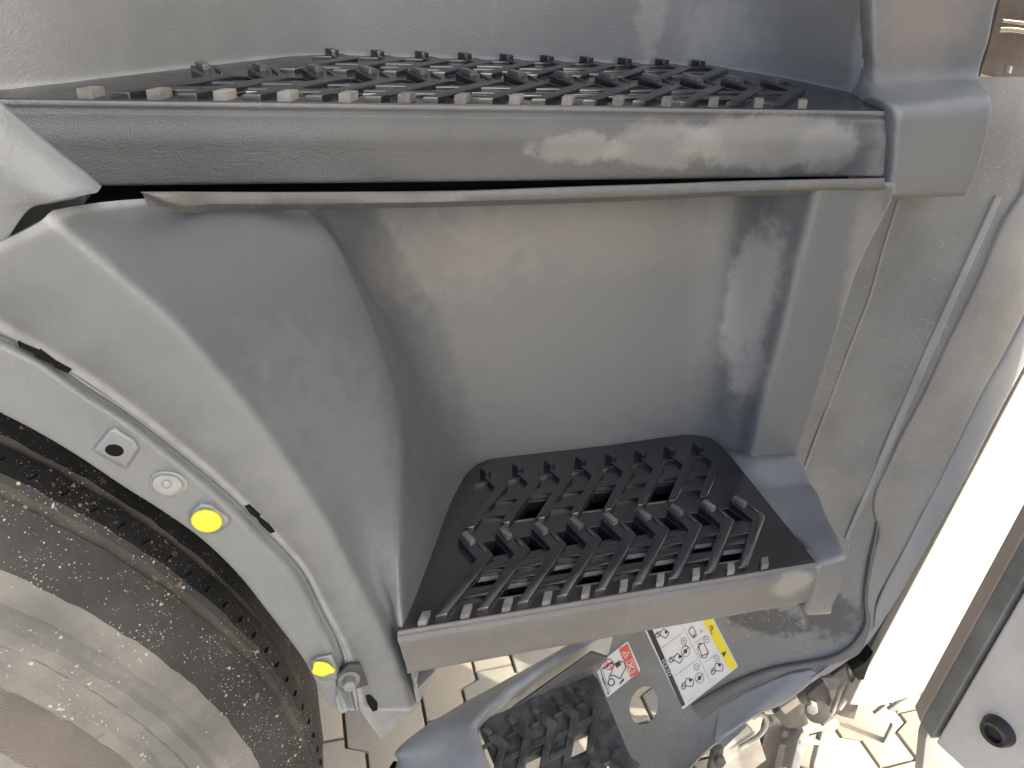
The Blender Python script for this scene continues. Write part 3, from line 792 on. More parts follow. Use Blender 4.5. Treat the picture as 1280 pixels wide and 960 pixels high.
# --- upper wall behind the upper step
XR = lambda z: float(np.interp(z, [1.12, 1.25, 1.40], [.556, .531, .515]))
rows = []
for z in (1.34, 1.27, 1.21, 1.17, 1.145, 1.122):
    o = (z-1.126)*.06
    rows.append([Vector(p) for p in [(-.60, .62+o, z), (-.28, .63+o, z), (-.19-o, .646+o, z), (-.10, .725+o, z), (-.02, .795+o, z), (.015, .822+o, z), (.045, .833+o, z), (.10, .836+o, z), (.3, .836+o, z), (XR(z)-.12, .834+o, z), (XR(z)-.085, .824+o, z), (XR(z)-.052, .797+o, z), (XR(z)-.030, .765, z), (XR(z)-.012, .72, z), (XR(z)+.0, .685, z)]])
patch('upper_wall', rows, M['upper'], truck, nu=110, nv=30, thick=.003)
up = []
def urow(l, r, Y, yb=.09):
    a = P(*l, Y); b = P(*r, Y); ib = a+Vector((-.004, yb, 0)); ob = b+Vector((-.005, yb, 0))
    if l[1] < 104: ib = a+Vector((.002, .02, 0))
    if l[1] >= 104 and l[1] < 236: ib = Vector((.549, .69, min(a.z, 1.112)))
    up.append([ib, a+Vector((-.0005, .012, 0)), a+Vector((.0005, .003, 0)), a+Vector((.004, 0, 0)), a.lerp(b, .5)+Vector((0, -.001, 0)), b+Vector((-.005, 0, 0)), b+Vector((-.0008, .004, 0)), ob])
urow((1091, -200), (1300, -200), .672); urow((1090, -60), (1268, -60), .672); urow((1090, 0), (1250, 0), .67); urow((1091, 60), (1236, 60), .67); urow((1092, 88), (1229, 82), .669)
urow((1094, 104), (1227, 97), .662); urow((1104, 118), (1233, 110), .635); urow((1113, 128), (1241, 120), .606); urow((1119, 136), (1243, 129), .596); urow((1121, 150), (1243, 145), .592)
urow((1117, 200), (1231, 195), .592); urow((1113, 238), (1217, 234), .594); urow((1113, 246), (1212, 242), .602); urow((1113, 247), (1211, 243), .65, .05)
patch('upper_pillar', up, M['upper'], truck, nu=60, nv=90, thick=0, fv=pchip)

new_obj('gap_blackout', bm_mesh(poly_prism([(-.25, .66, .93), (.56, .66, .93), (.56, .66, 1.07), (-.25, .66, 1.07)], (0, .01, 0))), M['gap'], truck)  # added black sheet, keeps sunlight out of the gap under the bar
# --- dark behind the gap under the bar, body behind everything
prism('chassis_panel', [(-.35, .66, 1.30), (.60, .66, 1.30), (.60, .66, .74), (-.35, .66, .74)][:4], (0, .004, 0), M['gap'], truck) if False else None
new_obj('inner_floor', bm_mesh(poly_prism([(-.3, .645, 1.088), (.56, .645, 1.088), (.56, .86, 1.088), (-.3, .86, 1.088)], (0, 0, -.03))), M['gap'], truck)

# --- liner, skirt and sticker plate: one large moulding to the right of and below the steps
LN = [(96, 1115, 1480, .71, .73), (150, 1105, 1440, .70, .72), (230, 1080, 1400, .70, .71), (300, 1050, 1365, .70, .70), (400, 1010, 1308, .70, .685), (450, 990, 1282, .70, .68), (550, 950, 1228, .71, .665),
      (600, 900, 1200, .72, .65), (640, 880, 1175, .74, .64), (700, 780, 1148, .77, .625), (747, 712, 1123, .785, .615), (785, 716, 1094, .78, .605), (816, 730, 1065, .775, .60),
      (843, 741, 1030, .765, .60), (895, 763, 945, .735, .61), (932, 779, 893, .71, .615), (980, 799, 845, .68, .62)]
rows = []
for py, xl, xr, yl, yr in LN:
    r = []
    for t in (0, .1, .25, .45, .65, .82, .93, .98, 1.0):
        x = xl+(xr-xl)*t; bulge = 0
        r.append(P(x, py, yl+(yr-yl)*t+(.006 if t == 1.0 else 0)))
    rows.append(r)
V, Fs = patch_mesh(rows, 70, 110, pchip, catmull); SURF['liner'] = BVHTree.FromPolygons([tuple(v) for v in V], Fs)
cutp = [(805+17.5*math.cos(a)*.99-4*math.sin(a), 882+24*math.sin(a)+2*math.cos(a)) for a in [2*math.pi*i/36 for i in range(36)]]
cb = bmesh.new(); h0 = drape_pt('liner', 805, 882, 0)
ax = [P(x, y, h0.y-.05) for x, y in cutp]; bx_ = [P(x, y, h0.y+.06) for x, y in cutp]
a = [cb.verts.new(p) for p in ax]; b = [cb.verts.new(p) for p in bx_]
cb.faces.new(a); cb.faces.new(list(reversed(b)))
for i in range(36): cb.faces.new((a[(i+1) % 36], a[i], b[i], b[(i+1) % 36]))
bmesh.ops.recalc_face_normals(cb, faces=cb.faces)
liner = patch('side_skirt', rows, M['liner'], truck, nu=70, nv=110, thick=.004, cut=new_obj('cut', bm_mesh(cb, False)))
# overlapping inner panel, its edge, ridges, trim strip and the moulded lip
pl = [(1290, 180), (1278, 235), (1255, 270), (1225, 340), (1178, 437), (1155, 487), (1115, 565), (1091, 622), (1090, 636), (1097, 660), (1090, 690), (1084, 715), (1079, 750), (1082, 785)]
pr_ = [(1372, 180), (1350, 235), (1335, 270), (1302, 340), (1254, 437), (1226, 487), (1190, 562), (1160, 622), (1152, 636), (1140, 660), (1122, 695), (1104, 728), (1094, 752), (1088, 786)]
ribbon('inner_panel', pl, pr_, 'liner', .005, M['panel'], truck, 60, prof=[(0, -.002), (.012, .0035), (.04, .005), (.5, .006), (.95, .005), (1, .004)])
sl_ = [(1372, 180), (1350, 235), (1302, 340), (1254, 437), (1226, 487), (1190, 562), (1152, 636), (1122, 695), (1102, 735), (1093, 760), (1086, 790), (1072, 808), (1048, 827), (1010, 836), (972, 846), (932, 864), (900, 884)]
sr_ = [(1410, 180), (1392, 235), (1345, 340), (1286, 440), (1261, 487), (1222, 560), (1180, 636), (1149, 694), (1120, 745), (1107, 765), (1091, 790), (1070, 814), (1036, 840), (988, 870), (948, 892), (908, 923), (893, 933)]
ribbon('trim_strip', sl_, sr_, 'liner', .010, M['strip'], truck, 90, prof=[(0, .001), (.05, .005), (.15, .006), (.85, .006), (.95, .004), (1, -.004)], fade=[1]*12+[.9, .8, .6, .4, .1])
rl = [(1242, 244), (1217, 300), (1192, 355), (1155, 437), (1128, 500), (1096, 575), (1055, 672)]
rr_ = [(1250, 248), (1226, 303), (1201, 358), (1166, 440), (1138, 503), (1105, 578), (1061, 675)]
ribbon('liner_rib', rl, rr_, 'liner', .003, M['strip'], truck, 40)
ribbon('liner_rib', [(1121, 250), (1105, 300), (1085, 370), (1058, 440), (1032, 510), (1004, 585)], [(1125, 250), (1109, 301), (1089, 371), (1062, 441), (1036, 511), (1008, 586)], 'liner', .0015, M['panel'], truck, 40)
lo_ = [(1097, 632), (1094, 655), (1084, 700), (1078, 750), (1080, 778), (1068, 800), (1044, 817), (1008, 825), (968, 832), (922, 848), (888, 866), (865, 880)]
lr_ = [(1100, 633), (1098, 656), (1089, 702), (1084, 752), (1086, 782), (1074, 808), (1048, 826), (1010, 834), (972, 844), (932, 862), (903, 880), (880, 900)]
ribbon('skirt_lip', lo_, lr_, 'liner', .010, M['lowbar'], truck, 70, prof=[(0, -.003), (.05, .007), (.2, .009), (.75, .008), (.92, .005), (1, -.003)], fade=[.05, .5, 1, 1, 1, 1, 1, 1, 1, 1, .9, .5])

# --- printed stickers, draped on the skirt
Z5 = lambda x, y: (730+x*200/1280, 760+y*150/960)
class Print:
    def __init__(s): s.V = []; s.F = []; s.M = []
    def tri_poly(s, pts, off, mi, sub=0):
        # fan-triangulated through bmesh so that concave outlines work
        bm = bmesh.new(); vs = [bm.verts.new((x, y, 0)) for x, y in pts]; f = bm.faces.new(vs)
        bmesh.ops.triangulate(bm, faces=[f])
        for _ in range(6):
            le = [e for e in bm.edges if e.calc_length() > 60]
            if not le: break
            bmesh.ops.subdivide_edges(bm, edges=le, cuts=1); bmesh.ops.triangulate(bm, faces=bm.faces[:])
        bm.verts.index_update(); b = len(s.V)
        ok = True; W = []
        for v in bm.verts:
            q = drape_pt('liner', *Z5(v.co.x, v.co.y), off)
            if q is None: ok = False; break
            W.append(tuple(q))
        if ok:
            s.V += W
            for f in bm.faces: s.F.append(tuple(b+v.index for v in f.verts)); s.M.append(mi)
        bm.free()
    def line(s, pts, w, off, mi, closed=False):
        pts = [Vector(p) for p in pts]
        if closed: pts = pts+[pts[0]]
        for a, b in zip(pts[:-1], pts[1:]):
            d = (b-a); 
            if d.length < 1e-6: continue
            d.normalize(); n = Vector((-d.y, d.x))*w/2; a2 = a-d*w*.3; b2 = b+d*w*.3
            s.tri_poly([a2+n, b2+n, b2-n, a2-n], off, mi)
    def ring(s, c, r, w, off, mi, rx=.8, n=20):
        s.line([(c[0]+r*rx*math.cos(2*math.pi*i/n), c[1]+r*math.sin(2*math.pi*i/n)) for i in range(n)], w, off, mi, True)
    def text(s, body, c, ux, uy, off, mi):
        cu = bpy.data.curves.new('t', 'FONT'); cu.body = body; cu.align_x = 'CENTER'; cu.align_y = 'CENTER'; cu.resolution_u = 3
        o = bpy.data.objects.new('t', cu); COL.objects.link(o); dg = bpy.context.evaluated_depsgraph_get(); dg.update()
        me = bpy.data.meshes.new_from_object(o.evaluated_get(dg))
        b = len(s.V)
        for v in me.vertices:
            q = drape_pt('liner', *Z5(c[0]+v.co.x*ux[0]+v.co.y*uy[0], c[1]+v.co.x*ux[1]+v.co.y*uy[1]), off); s.V.append(tuple(q or (0, 0, 0)))
        for p in me.polygons: s.F.append(tuple(b+i for i in p.vertices)); s.M.append(mi)
        bpy.data.objects.remove(o); bpy.data.meshes.remove(me)
    def build(s, name, parent, mats, label):
        me = bpy.data.meshes.new('m'); me.from_pydata(s.V, [], s.F); me.update()
        me.polygons.foreach_set('material_index', s.M)
        for m in mats: me.materials.append(m)
        f0 = me.polygons[0]
        # all faces towards the camera
        bm = bmesh.new(); bm.from_mesh(me)
        for f in bm.faces:
            if f.normal.dot(f.calc_center_median()-CAM) > 0: f.normal_flip()
        bm.to_mesh(me); bm.free()
        o = new_obj(name, me, None, parent, label=label); return o
SM = [M['sticker'], M['ink'], M['red'], M['sun_yellow'], M['line'], M['sticker']]
A_, B_, C_ = .0010, .0020, .0026
def rq(c, r=12):
    """rounded quad"""
    out = []
    n = len(c)
    for i in range(n):
        p = Vector(c[i]); a = Vector(c[i-1]); b = Vector(c[(i+1) % n])
        u = (a-p).normalized()*r; v = (b-p).normalized()*r
        for t in (0, .5, 1): out.append((p+u)*(1-t)**2+p*2*t*(1-t)+(p+v)*t**2)
    return out
def quad_ij(c):
    c = [Vector(p) for p in c]
    return lambda s, t: c[0].lerp(c[1], s).lerp(c[3].lerp(c[2], s), t)
def truck_icon(p, c, k, tilt, off, w=5, mi=1):
    def T(x, y):
        ca, sa = math.cos(tilt), math.sin(tilt); return (c[0]+k*(x*ca-y*sa), c[1]+k*(x*sa+y*ca))
    p.line([T(-.3, -1), T(.9, -1), T(1.15, -.7), T(1.1, .35), T(-.1, .45), T(-.45, -.1)], w, off, mi, True)
    p.tri_poly([T(.15, -.95), T(.75, -.95), T(.7, -.45), T(.3, -.45)], off, mi)
    p.line([T(-.45, -.1), T(-.9, .2), T(-.75, .7)], w, off, mi)
    wc = T(-.65, .75); p.ring(wc, k*.42, w, off, mi, .85)
    p.line([T(-.1, .45), T(-.3, .75)], w, off, mi)
# small sticker
p1 = Print()
q1 = [(90, 465), (350, 258), (455, 495), (185, 715)]
p1.tri_poly(rq(q1, 16), A_, 0, 1)
p1.tri_poly([(280, 325), (350, 280), (440, 510), (375, 550)], B_, 2, 1)
p1.line([(120, 470), (195, 680)], 16, B_, 1); p1.line([(138, 462), (212, 665)], 3, B_, 1)
p1.line([(122, 485), (145, 545)], 7, C_, 0); p1.line([(168, 605), (190, 668)], 7, C_, 0)
p1.line([(125, 478), (190, 672)], 2, C_, 0)
p1.ring((200, 445), 42, 7, B_, 2, .85); p1.line([(178, 415), (226, 478)], 7, C_, 2)
p1.line([(155, 478), (195, 455)], 12, B_, 1); p1.line([(185, 450), (225, 432)], 12, B_, 1); p1.ring((228, 432), 9, 6, B_, 1)
p1.tri_poly([(245, 440), (282, 420), (300, 445), (262, 475)], B_, 1)
p1.line([(200, 555), (215, 520), (245, 442), (285, 420), (325, 430), (335, 470), (290, 560), (235, 530), (215, 540)], 6, B_, 1)
p1.ring((220, 588), 28, 8, B_, 1, .85)
p1.line([(290, 600), (312, 568)], 12, B_, 1); p1.tri_poly([(300, 568), (322, 556), (318, 585)], B_, 1)
p1.line([(305, 345), (362, 345), (335, 395)], 6, C_, 0, True); p1.line([(322, 350), (345, 368)], 6, C_, 0)
p1.line([(335, 425), (385, 400), (410, 480), (365, 510)], 5, C_, 0, True); p1.line([(350, 440), (395, 465)], 9, C_, 0); p1.line([(380, 425), (365, 490)], 9, C_, 0); p1.line([(345, 500), (370, 520), (415, 492)], 4, C_, 0)
p1.build('warning_sticker', liner, SM, 'small red and white tilt warning sticker')
# large sticker
p2 = Print()
c2 = [(330, -150), (810, -350), (1235, 465), (790, 810)]
Q = quad_ij([c2[0], c2[1], c2[2], c2[3]])       # s across (black bar -> yellow), t down
p2.tri_poly(rq(c2, 14), A_, 0, 3)
bl = [(352, -160), (395, -180), (812, 768), (783, 787)]
p2.tri_poly(bl, B_, 1, 2)
p2.tri_poly([(740, -300), (810, -322), (1222, 462), (1170, 500)], B_, 3, 2)
p2.text('VOLVO', (659, 468), (.414*44, .91*44), (.91*44, -.414*44), C_, 0)
p2.line([(560, -250), (800, 165), (1018, 592)], 3, B_, 4)
for a, b in (((620, 315), (790, 190)), ((728, 540), (902, 408)), ((885, 275), (978, 214)), ((970, 432), (1062, 362)), ((500, 60), (690, -40))): p2.line([a, b], 3, B_, 4)
truck_icon(p2, (735, 400), 42, .55, B_); truck_icon(p2, (828, 600), 42, .15, B_); truck_icon(p2, (1062, 480), 42, .1, B_); truck_icon(p2, (625, 200), 40, .6, B_)
for c, d in (((798, 258), '6'), ((902, 464), '7'), ((980, 245), '3'), ((1062, 400), '4')):
    p2.ring(c, 25, 3, B_, 1, .85); p2.text(d, c, (11, 24), (26, -15), B_, 1)
for c in ((812, 340), (925, 555)):
    p2.ring(c, 42, 3, B_, 1, .82); p2.line([(c[0]-22, c[1]+28), (c[0]+22, c[1]-28)], 5, B_, 1); p2.ring(c, 12, 9, B_, 1)
p2.line([(790, 305), (815, 290), (840, 312)], 4, B_, 1)
p2.line([(920, 290), (960, 275), (995, 355), (945, 378), (918, 300)], 5, B_, 1, True); p2.line([(912, 300), (912, 345), (940, 392), (975, 392), (995, 358)], 4, B_, 1); p2.line([(908, 280), (935, 276), (915, 310)], 4, B_, 1)
p2.line([(845, 160), (870, 145), (895, 190), (880, 225), (850, 205), (838, 180)], 5, B_, 1, True); p2.line([(860, 215), (880, 238), (905, 205)], 4, B_, 1)
p2.text('N', (938, 180), (9, 20), (24, -14), B_, 1)
p2.tri_poly([(1098, 352), (1138, 338), (1122, 385)], C_, 1); p2.line([(1112, 352), (1124, 372)], 4, C_, 3) if False else None
p2.line([(1010, 140), (1030, 155), (1012, 180), (1025, 205)], 5, C_, 1); p2.ring((1018, 150), 16, 4, C_, 1)
for i in range(6): p2.line([(835+i*8, 742-i*5), (839+i*8, 739-i*5)], 4, B_, 4)
p2.build('instruction_sticker', liner, SM, 'large white instruction sticker with yellow header and black lettered strip')

# --- tyre and wheel (slightly turned in)
TC = Vector((-.722, .44, .395)); TY = .0751
wheel = bpy.data.objects.new('wheel', None); COL.objects.link(wheel); wheel.location = TC; attach(wheel, truck); wheel.rotation_euler = (0, 0, TY)
def lathe(name, prof, mats, mi, n=256, parent=wheel, wob=0, seg=(0, 360)):
    """prof: (offset inwards, radius)"""
    V = []; Fs = []; Ms = []
    for i in range(n):
        a = 2*math.pi*i/n
        for j, (o, r) in enumerate(prof):
            k = wob*(math.sin(a*67+j)+math.sin(a*151+j*2))*.5
            V.append(((r+k)*math.cos(a), o+k*.6, (r+k)*math.sin(a)))
    m = len(prof)
    for i in range(n):
        for j in range(m-1):
            Fs.append((i*m+j, i*m+j+1, ((i+1) % n)*m+j+1, ((i+1) % n)*m+j)); Ms.append(mi[j])
    me = mesh_from(V, Fs); 
    bm = bmesh.new(); bm.from_mesh(me); bmesh.ops.recalc_face_normals(bm, faces=bm.faces); bm.to_mesh(me); bm.free()
    me.polygons.foreach_set('material_index', Ms); smooth(me, 40)
    for q in mats: me.materials.append(q)
    o = bpy.data.objects.new(name, me); COL.objects.link(o); o.parent = parent; return o
prof = [(.02, .30, 2), (.005, .36, 2), (-.004, .42, 2), (-.010, .47, 2), (-.0125, .5, 2), (-.0145, .519, 3), (-.0130, .523, 3), (-.0130, .573, 3), (-.0165, .577, 2), (-.0160, .589, 2), (-.0115, .593, 2), (-.0105, .606, 2), (-.0140, .610, 2), (-.0125, .622, 2), (-.0070, .626, 2), (-.0065, .636, 2), (-.0085, .639, 2),
        (-.001, .650, 2), (.0015, .656, 0), (.0045, .664, 0), (.012, .6775, 0), (.020, .6895, 0), (.0235, .694, 1), (.0245, .690, 1), (.027, .688, 1), (.031, .692, 1), (.033, .698, 0), (.036, .7035, 0),
        (.062, .7075, 1), (.0635, .702, 1), (.069, .701, 1), (.072, .708, 0), (.1, .712, 1), (.102, .706, 1), (.108, .706, 1), (.110, .713, 0), (.15, .714, 0), (.157, .706, 0), (.162, .714, 0), (.21, .712, 0), (.25, .70, 0), (.27, .66, 2), (.28, .5, 2), (.26, .30, 2)]
tyre = lathe('tyre', [(a, b) for a, b, c in prof], [M['tread'], M['groove'], M['side'], M['mesh']], [c for a, b, c in prof], 360, wob=.0009)
lathe('rim', [(.30, .0), (.14, .05), (.13, .10), (.10, .14), (.05, .26), (.01, .29), (.006, .30), (.02, .305), (.06, .30)], [M['steel']], [0]*9, 96)
# short sipes across the second rib
sm_ = bm_mesh(poly_prism([(0, 0, 0), (.0011, 0, 0), (.0011, .011, 0), (0, .011, 0)], (0, 0, .002)), False); sm_.materials.append(M['gap'])
for i in range(60):
    a = math.radians(-12+i*2.1)
    o = bpy.data.objects.new('tread_sipe', sm_); COL.objects.link(o); o.parent = wheel
    r = .7046
    o.matrix_local = Matrix.Translation((r*math.cos(a), .041, r*math.sin(a))) @ Matrix.Rotation(-a+math.pi/2, 4, 'Y') @ Matrix.Rotation(-.5, 4, 'Z')

# wheel housing behind: dark
rows = []
for Y in (.46, .8, 1.15):
    r = []
    for a in np.linspace(14, 125, 16):
        a = math.radians(a); r.append(Vector((-.735+.83*math.cos(a), Y, .40+.80*math.sin(a))))
    rows.append(r)
patch('wheel_housing', rows, M['gap'], truck, nu=50, nv=10, thick=.003, fu=catmull)

# --- bottom step, hanging below and swung a little outwards
zb = .44
def PB(x, y, dz=0): return PZ(x, y, zb+dz)
rows = []
st = [((480, 990), (604, 985), (622, 980)), ((497, 950), (592, 945), (606, 944)), ((495, 938), (588, 924), (598, 922)), ((520, 916), (586, 908), (596, 909)), ((560, 890), (592, 896), (602, 899)), ((610, 862), (622, 868), (632, 873)), ((650, 840), (660, 840), (670, 845)), ((700, 812), (710, 808), (722, 813)), ((745, 785), (755, 783), (768, 788))]
for a, b, c in st:
    pa = PB(*a, -.03); pb = PB(*b); pc = PB(*c)
    rows.append([pa+Vector((.01, .02, -.05)), pa, pa.lerp(pb, .9), pb, pb.lerp(pc, .5)+Vector((0, 0, .001)), pc, pc+Vector((.002, .003, -.006)), pc+Vector((.004, .01, -.06))])
patch('bottom_step_frame', rows, M['frame'], truck, nu=50, nv=60, thick=.002, fv=catmull)
o3 = PZ(637, 902, zb-.02); e3 = PZ(723, 866, zb-.02); ux = (e3-o3)/3; L3 = ux.length; ux = ux.normalized(); uy = Vector((-ux.y, ux.x, 0)); s3 = L3/p_
base3 = PZ(637, 902, zb-.02)
fr3 = lambda x, y, z: base3+ux*(x-.033*s3)+uy*(y-.181*s3)+Vector((0, 0, z))
f3D = [p_*k-p_ for k in range(7)]; f3C = [p_*k-p_-.0434 for k in range(9)]
h3 = hole_list(f3C, f3D)
pa, pb = PZ(600, 908, zb-.02), PZ(711, 850, zb-.02)
loc = lambda q: ((q-base3).dot(ux)+.033*s3, (q-base3).dot(uy)+.181*s3)
out3 = [loc(PZ(x, y, zb-.02)) for x, y in ((601, 909), (612, 897), (693, 860), (738, 840), (747, 848), (800, 975), (812, 1003), (640, 1000))]
def left_of_plate(q):
    x, y = project(q); return x < 742+(y-838)*.45
keep = lambda far: left_of_plate(fr3(far[0]*s3, (far[1]-.404)*s3, 0))
f3C = [x for x in f3C if keep((x+.053, .467))]; f3D = [x for x in f3D if keep((x+.048, .55))]
bot = slab('bottom_step', out3, fr3, s3, h3, M['mat3'], truck, .012, inside=lambda x, y: left_of_plate(fr3(x+.004, y, 0)))
tread(bot, fr3, zb-.02, s3, f3C, f3D, [], 0, 0, dict(front=M['mat3'], rib=M['mat3'], stud=M['mat3']))
# rear plate of the bottom step seen above the mat
prism('bottom_step_back', [PZ(640, 886, zb-.01), PZ(740, 815, zb+.02), PZ(760, 822, zb+.02), PZ(745, 842, zb-.02), PZ(655, 880, zb-.03)], (.002, .006, -.004), M['lowbar'], truck, .001)
prism('bottom_step_edge', [PZ(440+45, 962, .40), PZ(492, 950, .40), PZ(515, 958, .40), PZ(540, 990, .40), PZ(480, 990, .40)], (0, .01, -.03), M['gap'], truck, .002)

# --- brackets and pipes under the sill
def TB(name, pts, r, mat, Y, label=None): return tube(name, [P(x, y, Y+(dy[0] if dy else 0)) for x, y, *dy in pts], r, mat, truck, label=label)
TB('lifting_loop', [(925, 935), (950, 918), (958, 904), (949, 893), (940, 897)], .0055, M['steel'], .76)
prism('steel_bracket', [P(905, 935, .77), P(934, 908, .77), P(950, 925, .77), P(958, 950, .77), P(925, 975, .77), P(895, 975, .77)], (0, .02, 0), M['steel'], truck, .002)
cyl('bracket_bolt', P(897, 948, .69), (-.1, -1, .5), .011, .014, 6, M['darkiron'])
prism('bracket_bar', [P(884, 975, .70), P(892, 938, .70), P(905, 936, .70), P(902, 960, .70), P(905, 990, .70)], (0, .01, 0), M['darkiron'], truck, .001)
prism('rubber_block', [P(968, 893, .73), P(990, 875, .73), P(1004, 882, .73), P(1012, 905, .73), P(1000, 912, .73), P(982, 910, .73)], (0, .04, 0), M['darkiron'], truck, .004)
prism('sill_bracket', [P(975, 886, .72), P(996, 872, .72), P(1000, 880, .72), P(982, 893, .72)], (0, .01, 0), M['brown'], truck, .001)
cyl('hinge_washer', P(1021, 888, .76), (-.5, -.8, .4), .024, .008, 24, M['darkiron'])
cyl('hinge_bolt', P(1015, 882, .74), (-.6, -.7, .5), .011, .022, 6, M['steel'], bev=.0015)
prism('hinge_plate', [P(1010, 868, .79), P(1030, 852, .79), P(1040, 875, .79), P(1045, 895, .79), P(1028, 908, .79), P(1016, 900, .79)], (0, .012, 0), M['darkiron'], truck, .002)
prism('hinge_box', [P(1036, 862, .80), P(1058, 862, .80), P(1056, 880, .80), P(1040, 880, .80)], (0, .03, 0), M['steel'], truck, .002)
TB('hose', [(1063, 842), (1052, 858), (1047, 872), (1040, 890)], .005, M['steel'], .78)
TB('hose', [(1080, 835), (1066, 850), (1058, 868), (1048, 884)], .008, M['brown'], .79)
prism('support_leg', [P(1004, 912, .76), P(1012, 918, .76), P(1000, 960, .76), P(996, 990, .76), P(982, 990, .76), P(992, 950, .76), P(998, 925, .76)], (0, .015, 0), M['strip'], truck, .002)
prism('support_leg', [P(1030, 906, .76), P(1044, 898, .76), P(1050, 906, .76), P(1036, 925, .76), P(1028, 960, .76), P(1026, 990, .76), P(1012, 990, .76), P(1018, 955, .76)], (0, .015, 0), M['steel'], truck, .002)
prism('support_rung', [P(1004, 912, .758), P(1030, 909, .758), P(1030, 914, .758), P(1004, 917, .758)], (0, .01, 0), M['steel'], truck, .001)
prism('support_rung', [P(1001, 926, .758), P(1028, 928, .758), P(1027, 932, .758), P(1000, 930, .758)], (0, .01, 0), M['steel'], truck, .001)
prism('chassis_cover', [P(1040, 845, .85), P(1075, 820, .85), P(1080, 860, .85), P(1068, 900, .85), P(1050, 895, .85), P(1010, 880, .85), P(985, 905, .85), P(968, 890, .85), P(1000, 850, .85)], (0, .03, 0), M['darkiron'], truck, .003)
prism('door_stop_block', [P(1066, 838, .72), P(1082, 828, .72), P(1092, 815, .72), P(1080, 850, .72), P(1073, 850, .72)], (0, .02, 0), M['gap'], truck, .001)
prism('shade_sheet', [P(960, 902, .80), P(1000, 900, .80), P(1004, 925, .80), P(996, 990, .80), P(930, 990, .80), P(948, 950, .80)], (0, .02, 0), M['darkiron'], truck, .006)  # dark sheet painting the shaded ground between the brackets
# chipped edge pieces below the white panel
for pts in ([(1110, 888), (1122, 880), (1137, 872), (1136, 877), (1117, 891)], [(1093, 893), (1107, 882), (1110, 887), (1098, 897)],
            [(1146, 868), (1170, 858), (1168, 863), (1152, 872)], [(1094, 950), (1100, 937), (1107, 925), (1116, 906), (1120, 908), (1110, 935), (1099, 955)]):
    prism('torn_trim', [P(x, y, .80) for x, y in pts], (0, .008, 0), M['darkstrip'], truck, .0008)

# --- body side panel right of the liner
prism('body_side_panel', [P(1400, 235, .735), P(1280, 467, .735), P(1190, 638, .735), P(1077, 850, .735), P(1062, 881, .735), P(1098, 883, .735), P(1132, 873, .735), P(1175, 857, .735), P(1260, 835, .735), P(1420, 780, .735)], (0, .02, 0), M['white'], truck, .003, 3, 'cream white body side panel')
prism('sill_seal', [P(1330, 300, .75), P(1280, 418, .75), P(1140, 690, .75), P(1090, 770, .75), P(1060, 838, .75), P(1066, 858, .75), P(1080, 860, .75), P(1215, 620, .75), P(1360, 330, .75)], (0, .01, 0), M['rubber'], truck, .002)
# --- sill area at top right
prism('door_sill', [P(1220, 108, .72), P(1236, 60, .72), P(1258, -30, .72), P(1420, -60, .72), P(1440, 140, .72), P(1300, 112, .72), P(1227, 92, .72)], (0, .012, 0), M['brownpanel'], truck, .003)
ribbon_pts = [P(1252, 26, .70), P(1280, 29, .70), P(1330, 34, .70)]
tube('sill_trim', ribbon_pts, .0022, M['brass'], truck)
tube('sill_trim', [P(1248, 37, .70), P(1265, 37, .70), P(1285, 40, .70), P(1340, 45, .70)], .0032, M['brass'], truck)
prism('sill_clip', [P(1261, 91, .712), P(1263, 83, .712), P(1266, 83, .712), P(1264, 92, .712)], (0, .004, 0), M['sticker'], truck)

# --- open door
door = bpy.data.objects.new('door', None); COL.objects.link(door); door.location = P(1249, 723, .59); door.location.z = .4; attach(door, truck); door['label'] = 'open white door with brown edge seal'
def col_x(px, py, Y): q = P(px, py, Y); return q.x, q.y
zlo, zhi = .12, 2.9
a = col_x(1232, 716, .615); b = col_x(1249, 723, .585); c = col_x(1280, 733, .55)
d1 = (c[0]+.035, .40); d2 = (1.12, -1.25)
def wall(name, p, q, th, mat, bev=.004):
    p = Vector(p); q = Vector(q); d = (q-p).normalized(); n = Vector((-d.y, d.x)) 
    if n.x < 0: n = -n
    poly = [(p.x, p.y, zlo), (q.x, q.y, zlo), (q.x+n.x*th, q.y+n.y*th, zlo), (p.x+n.x*th, p.y+n.y*th, zlo)]
    bm = poly_prism(poly, (0, 0, zhi-zlo), bev, 3)
    return new_obj(name, bm_mesh(bm), mat, door)
wall('door_edge_seal', a, b, .03, M['brown']); wall('door_inner_seal', (b[0]+.001, b[1]-.001), (c[0]-.004, c[1]+.004), .028, M['darkstrip'])
wall('door_panel', (c[0]-.002, c[1]-.004), d1, .05, M['doorwhite'], .006); wall('door_trim', (d1[0], d1[1]-.002), d2, .05, M['darktrim'], .006)
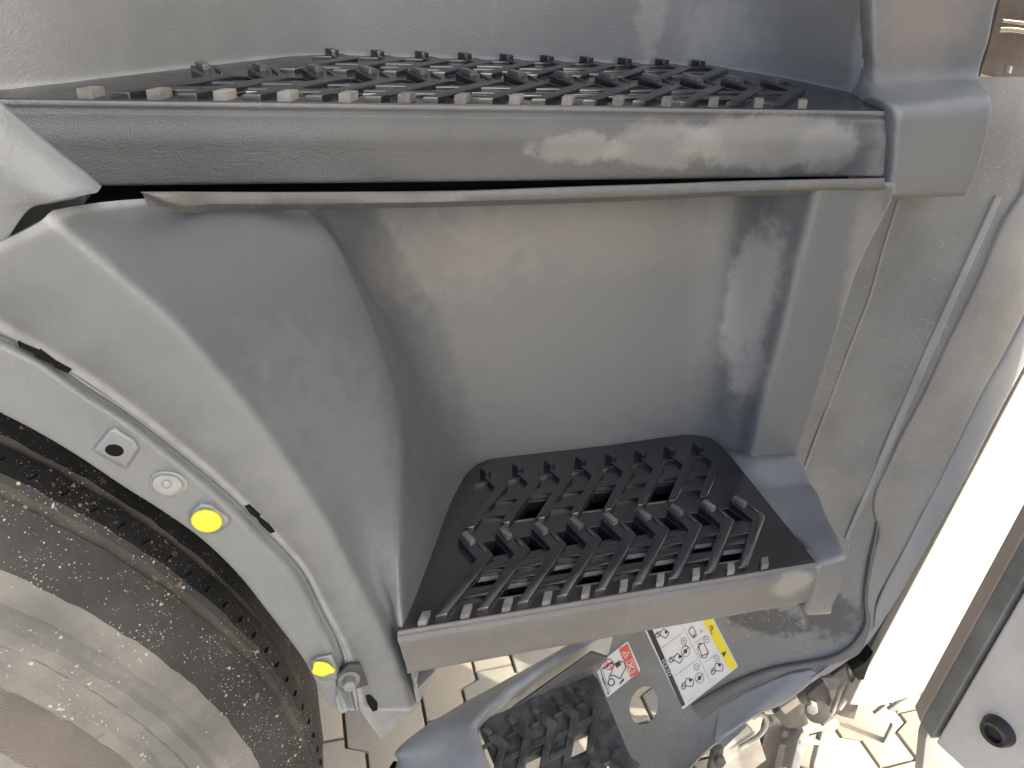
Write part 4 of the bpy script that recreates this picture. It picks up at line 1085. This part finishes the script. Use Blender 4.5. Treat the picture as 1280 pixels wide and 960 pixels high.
# corner cap at the seal's foot and the rubber stop
prism('corner_cap', [P(1150, 990, .575), P(1157, 925, .575), P(1166, 897, .575), P(1178, 900, .575), P(1191, 905, .575), P(1188, 922, .575), P(1196, 930, .575), P(1208, 965, .575), P(1212, 990, .575)], (0, .02, 0), M['darkstrip'], door, .003)
prism('corner_cap_hollow', [P(1176, 922, .572), P(1190, 908, .572), P(1187, 922, .572), P(1183, 928, .572)], (0, .004, 0), M['gap'], door, .001)
def on_plane(px, py, p, q):
    p = Vector((p[0], p[1])); q = Vector((q[0], q[1])); d = q-p; n = Vector((-d.y, d.x)); r = ray(px, py)
    t = (p-Vector((CAM.x, CAM.y))).dot(n)/(Vector((r.x, r.y)).dot(n)); return CAM+r*t
k0 = on_plane(1250, 912, c, d1); dn = Vector((-(d1[1]-c[1])*-1, (d1[0]-c[0])*-1, 0)).normalized()
dn = Vector((d1[1]-c[1], -(d1[0]-c[0]), 0)).normalized()
if dn.dot(CAM-k0) < 0: dn = -dn
e1 = Vector((d1[0]-c[0], d1[1]-c[1], 0)).normalized(); e2 = Vector((0, 0, 1))
bm = bmesh.new(); n = 28; rings = []
wk = project(k0+e1*.01); pxu = math.hypot(wk[0]-project(k0)[0], wk[1]-project(k0)[1])/10
RX = 23/max(pxu, .3)/1000*1.0; RZ = .021
RX = min(RX, .05)
for h, f in ((-.002, 1.12), (.006, 1.12), (.010, 1.0), (.016, .98), (.020, .86), (.019, .62), (.011, .56), (.010, 0.3)):
    rings.append([bm.verts.new(k0+dn*h+(e1*math.cos(2*math.pi*i/n)*RX+e2*math.sin(2*math.pi*i/n)*RZ)*f) for i in range(n)])
for r1, r2 in zip(rings[:-1], rings[1:]):
    for i in range(n): bm.faces.new((r1[i], r1[(i+1) % n], r2[(i+1) % n], r2[i]))
bm.faces.new(rings[-1]); bmesh.ops.recalc_face_normals(bm, faces=bm.faces)
bstop = new_obj('rubber_stop', bm_mesh(bm, True, 60), M['rubber'], door)

# --- cab and chassis behind, as far as they stand
def box(name, a, b, mat, bev=.01):
    return prism(name, [(a[0], a[1], a[2]), (b[0], a[1], a[2]), (b[0], b[1], a[2]), (a[0], b[1], a[2])], (0, 0, b[2]-a[2]), mat, truck, bev)
box('cab_body', (-1.6, .875, 1.36), (1.0, 3.2, 3.4), M['white'], .03)
box('chassis_rail', (-3.0, 1.75, .35), (1.3, 1.95, .85), M['darkiron'], .01)
box('front_bumper', (1.75, .9, .05), (2.0, 3.2, 1.5), M['white'], .03)
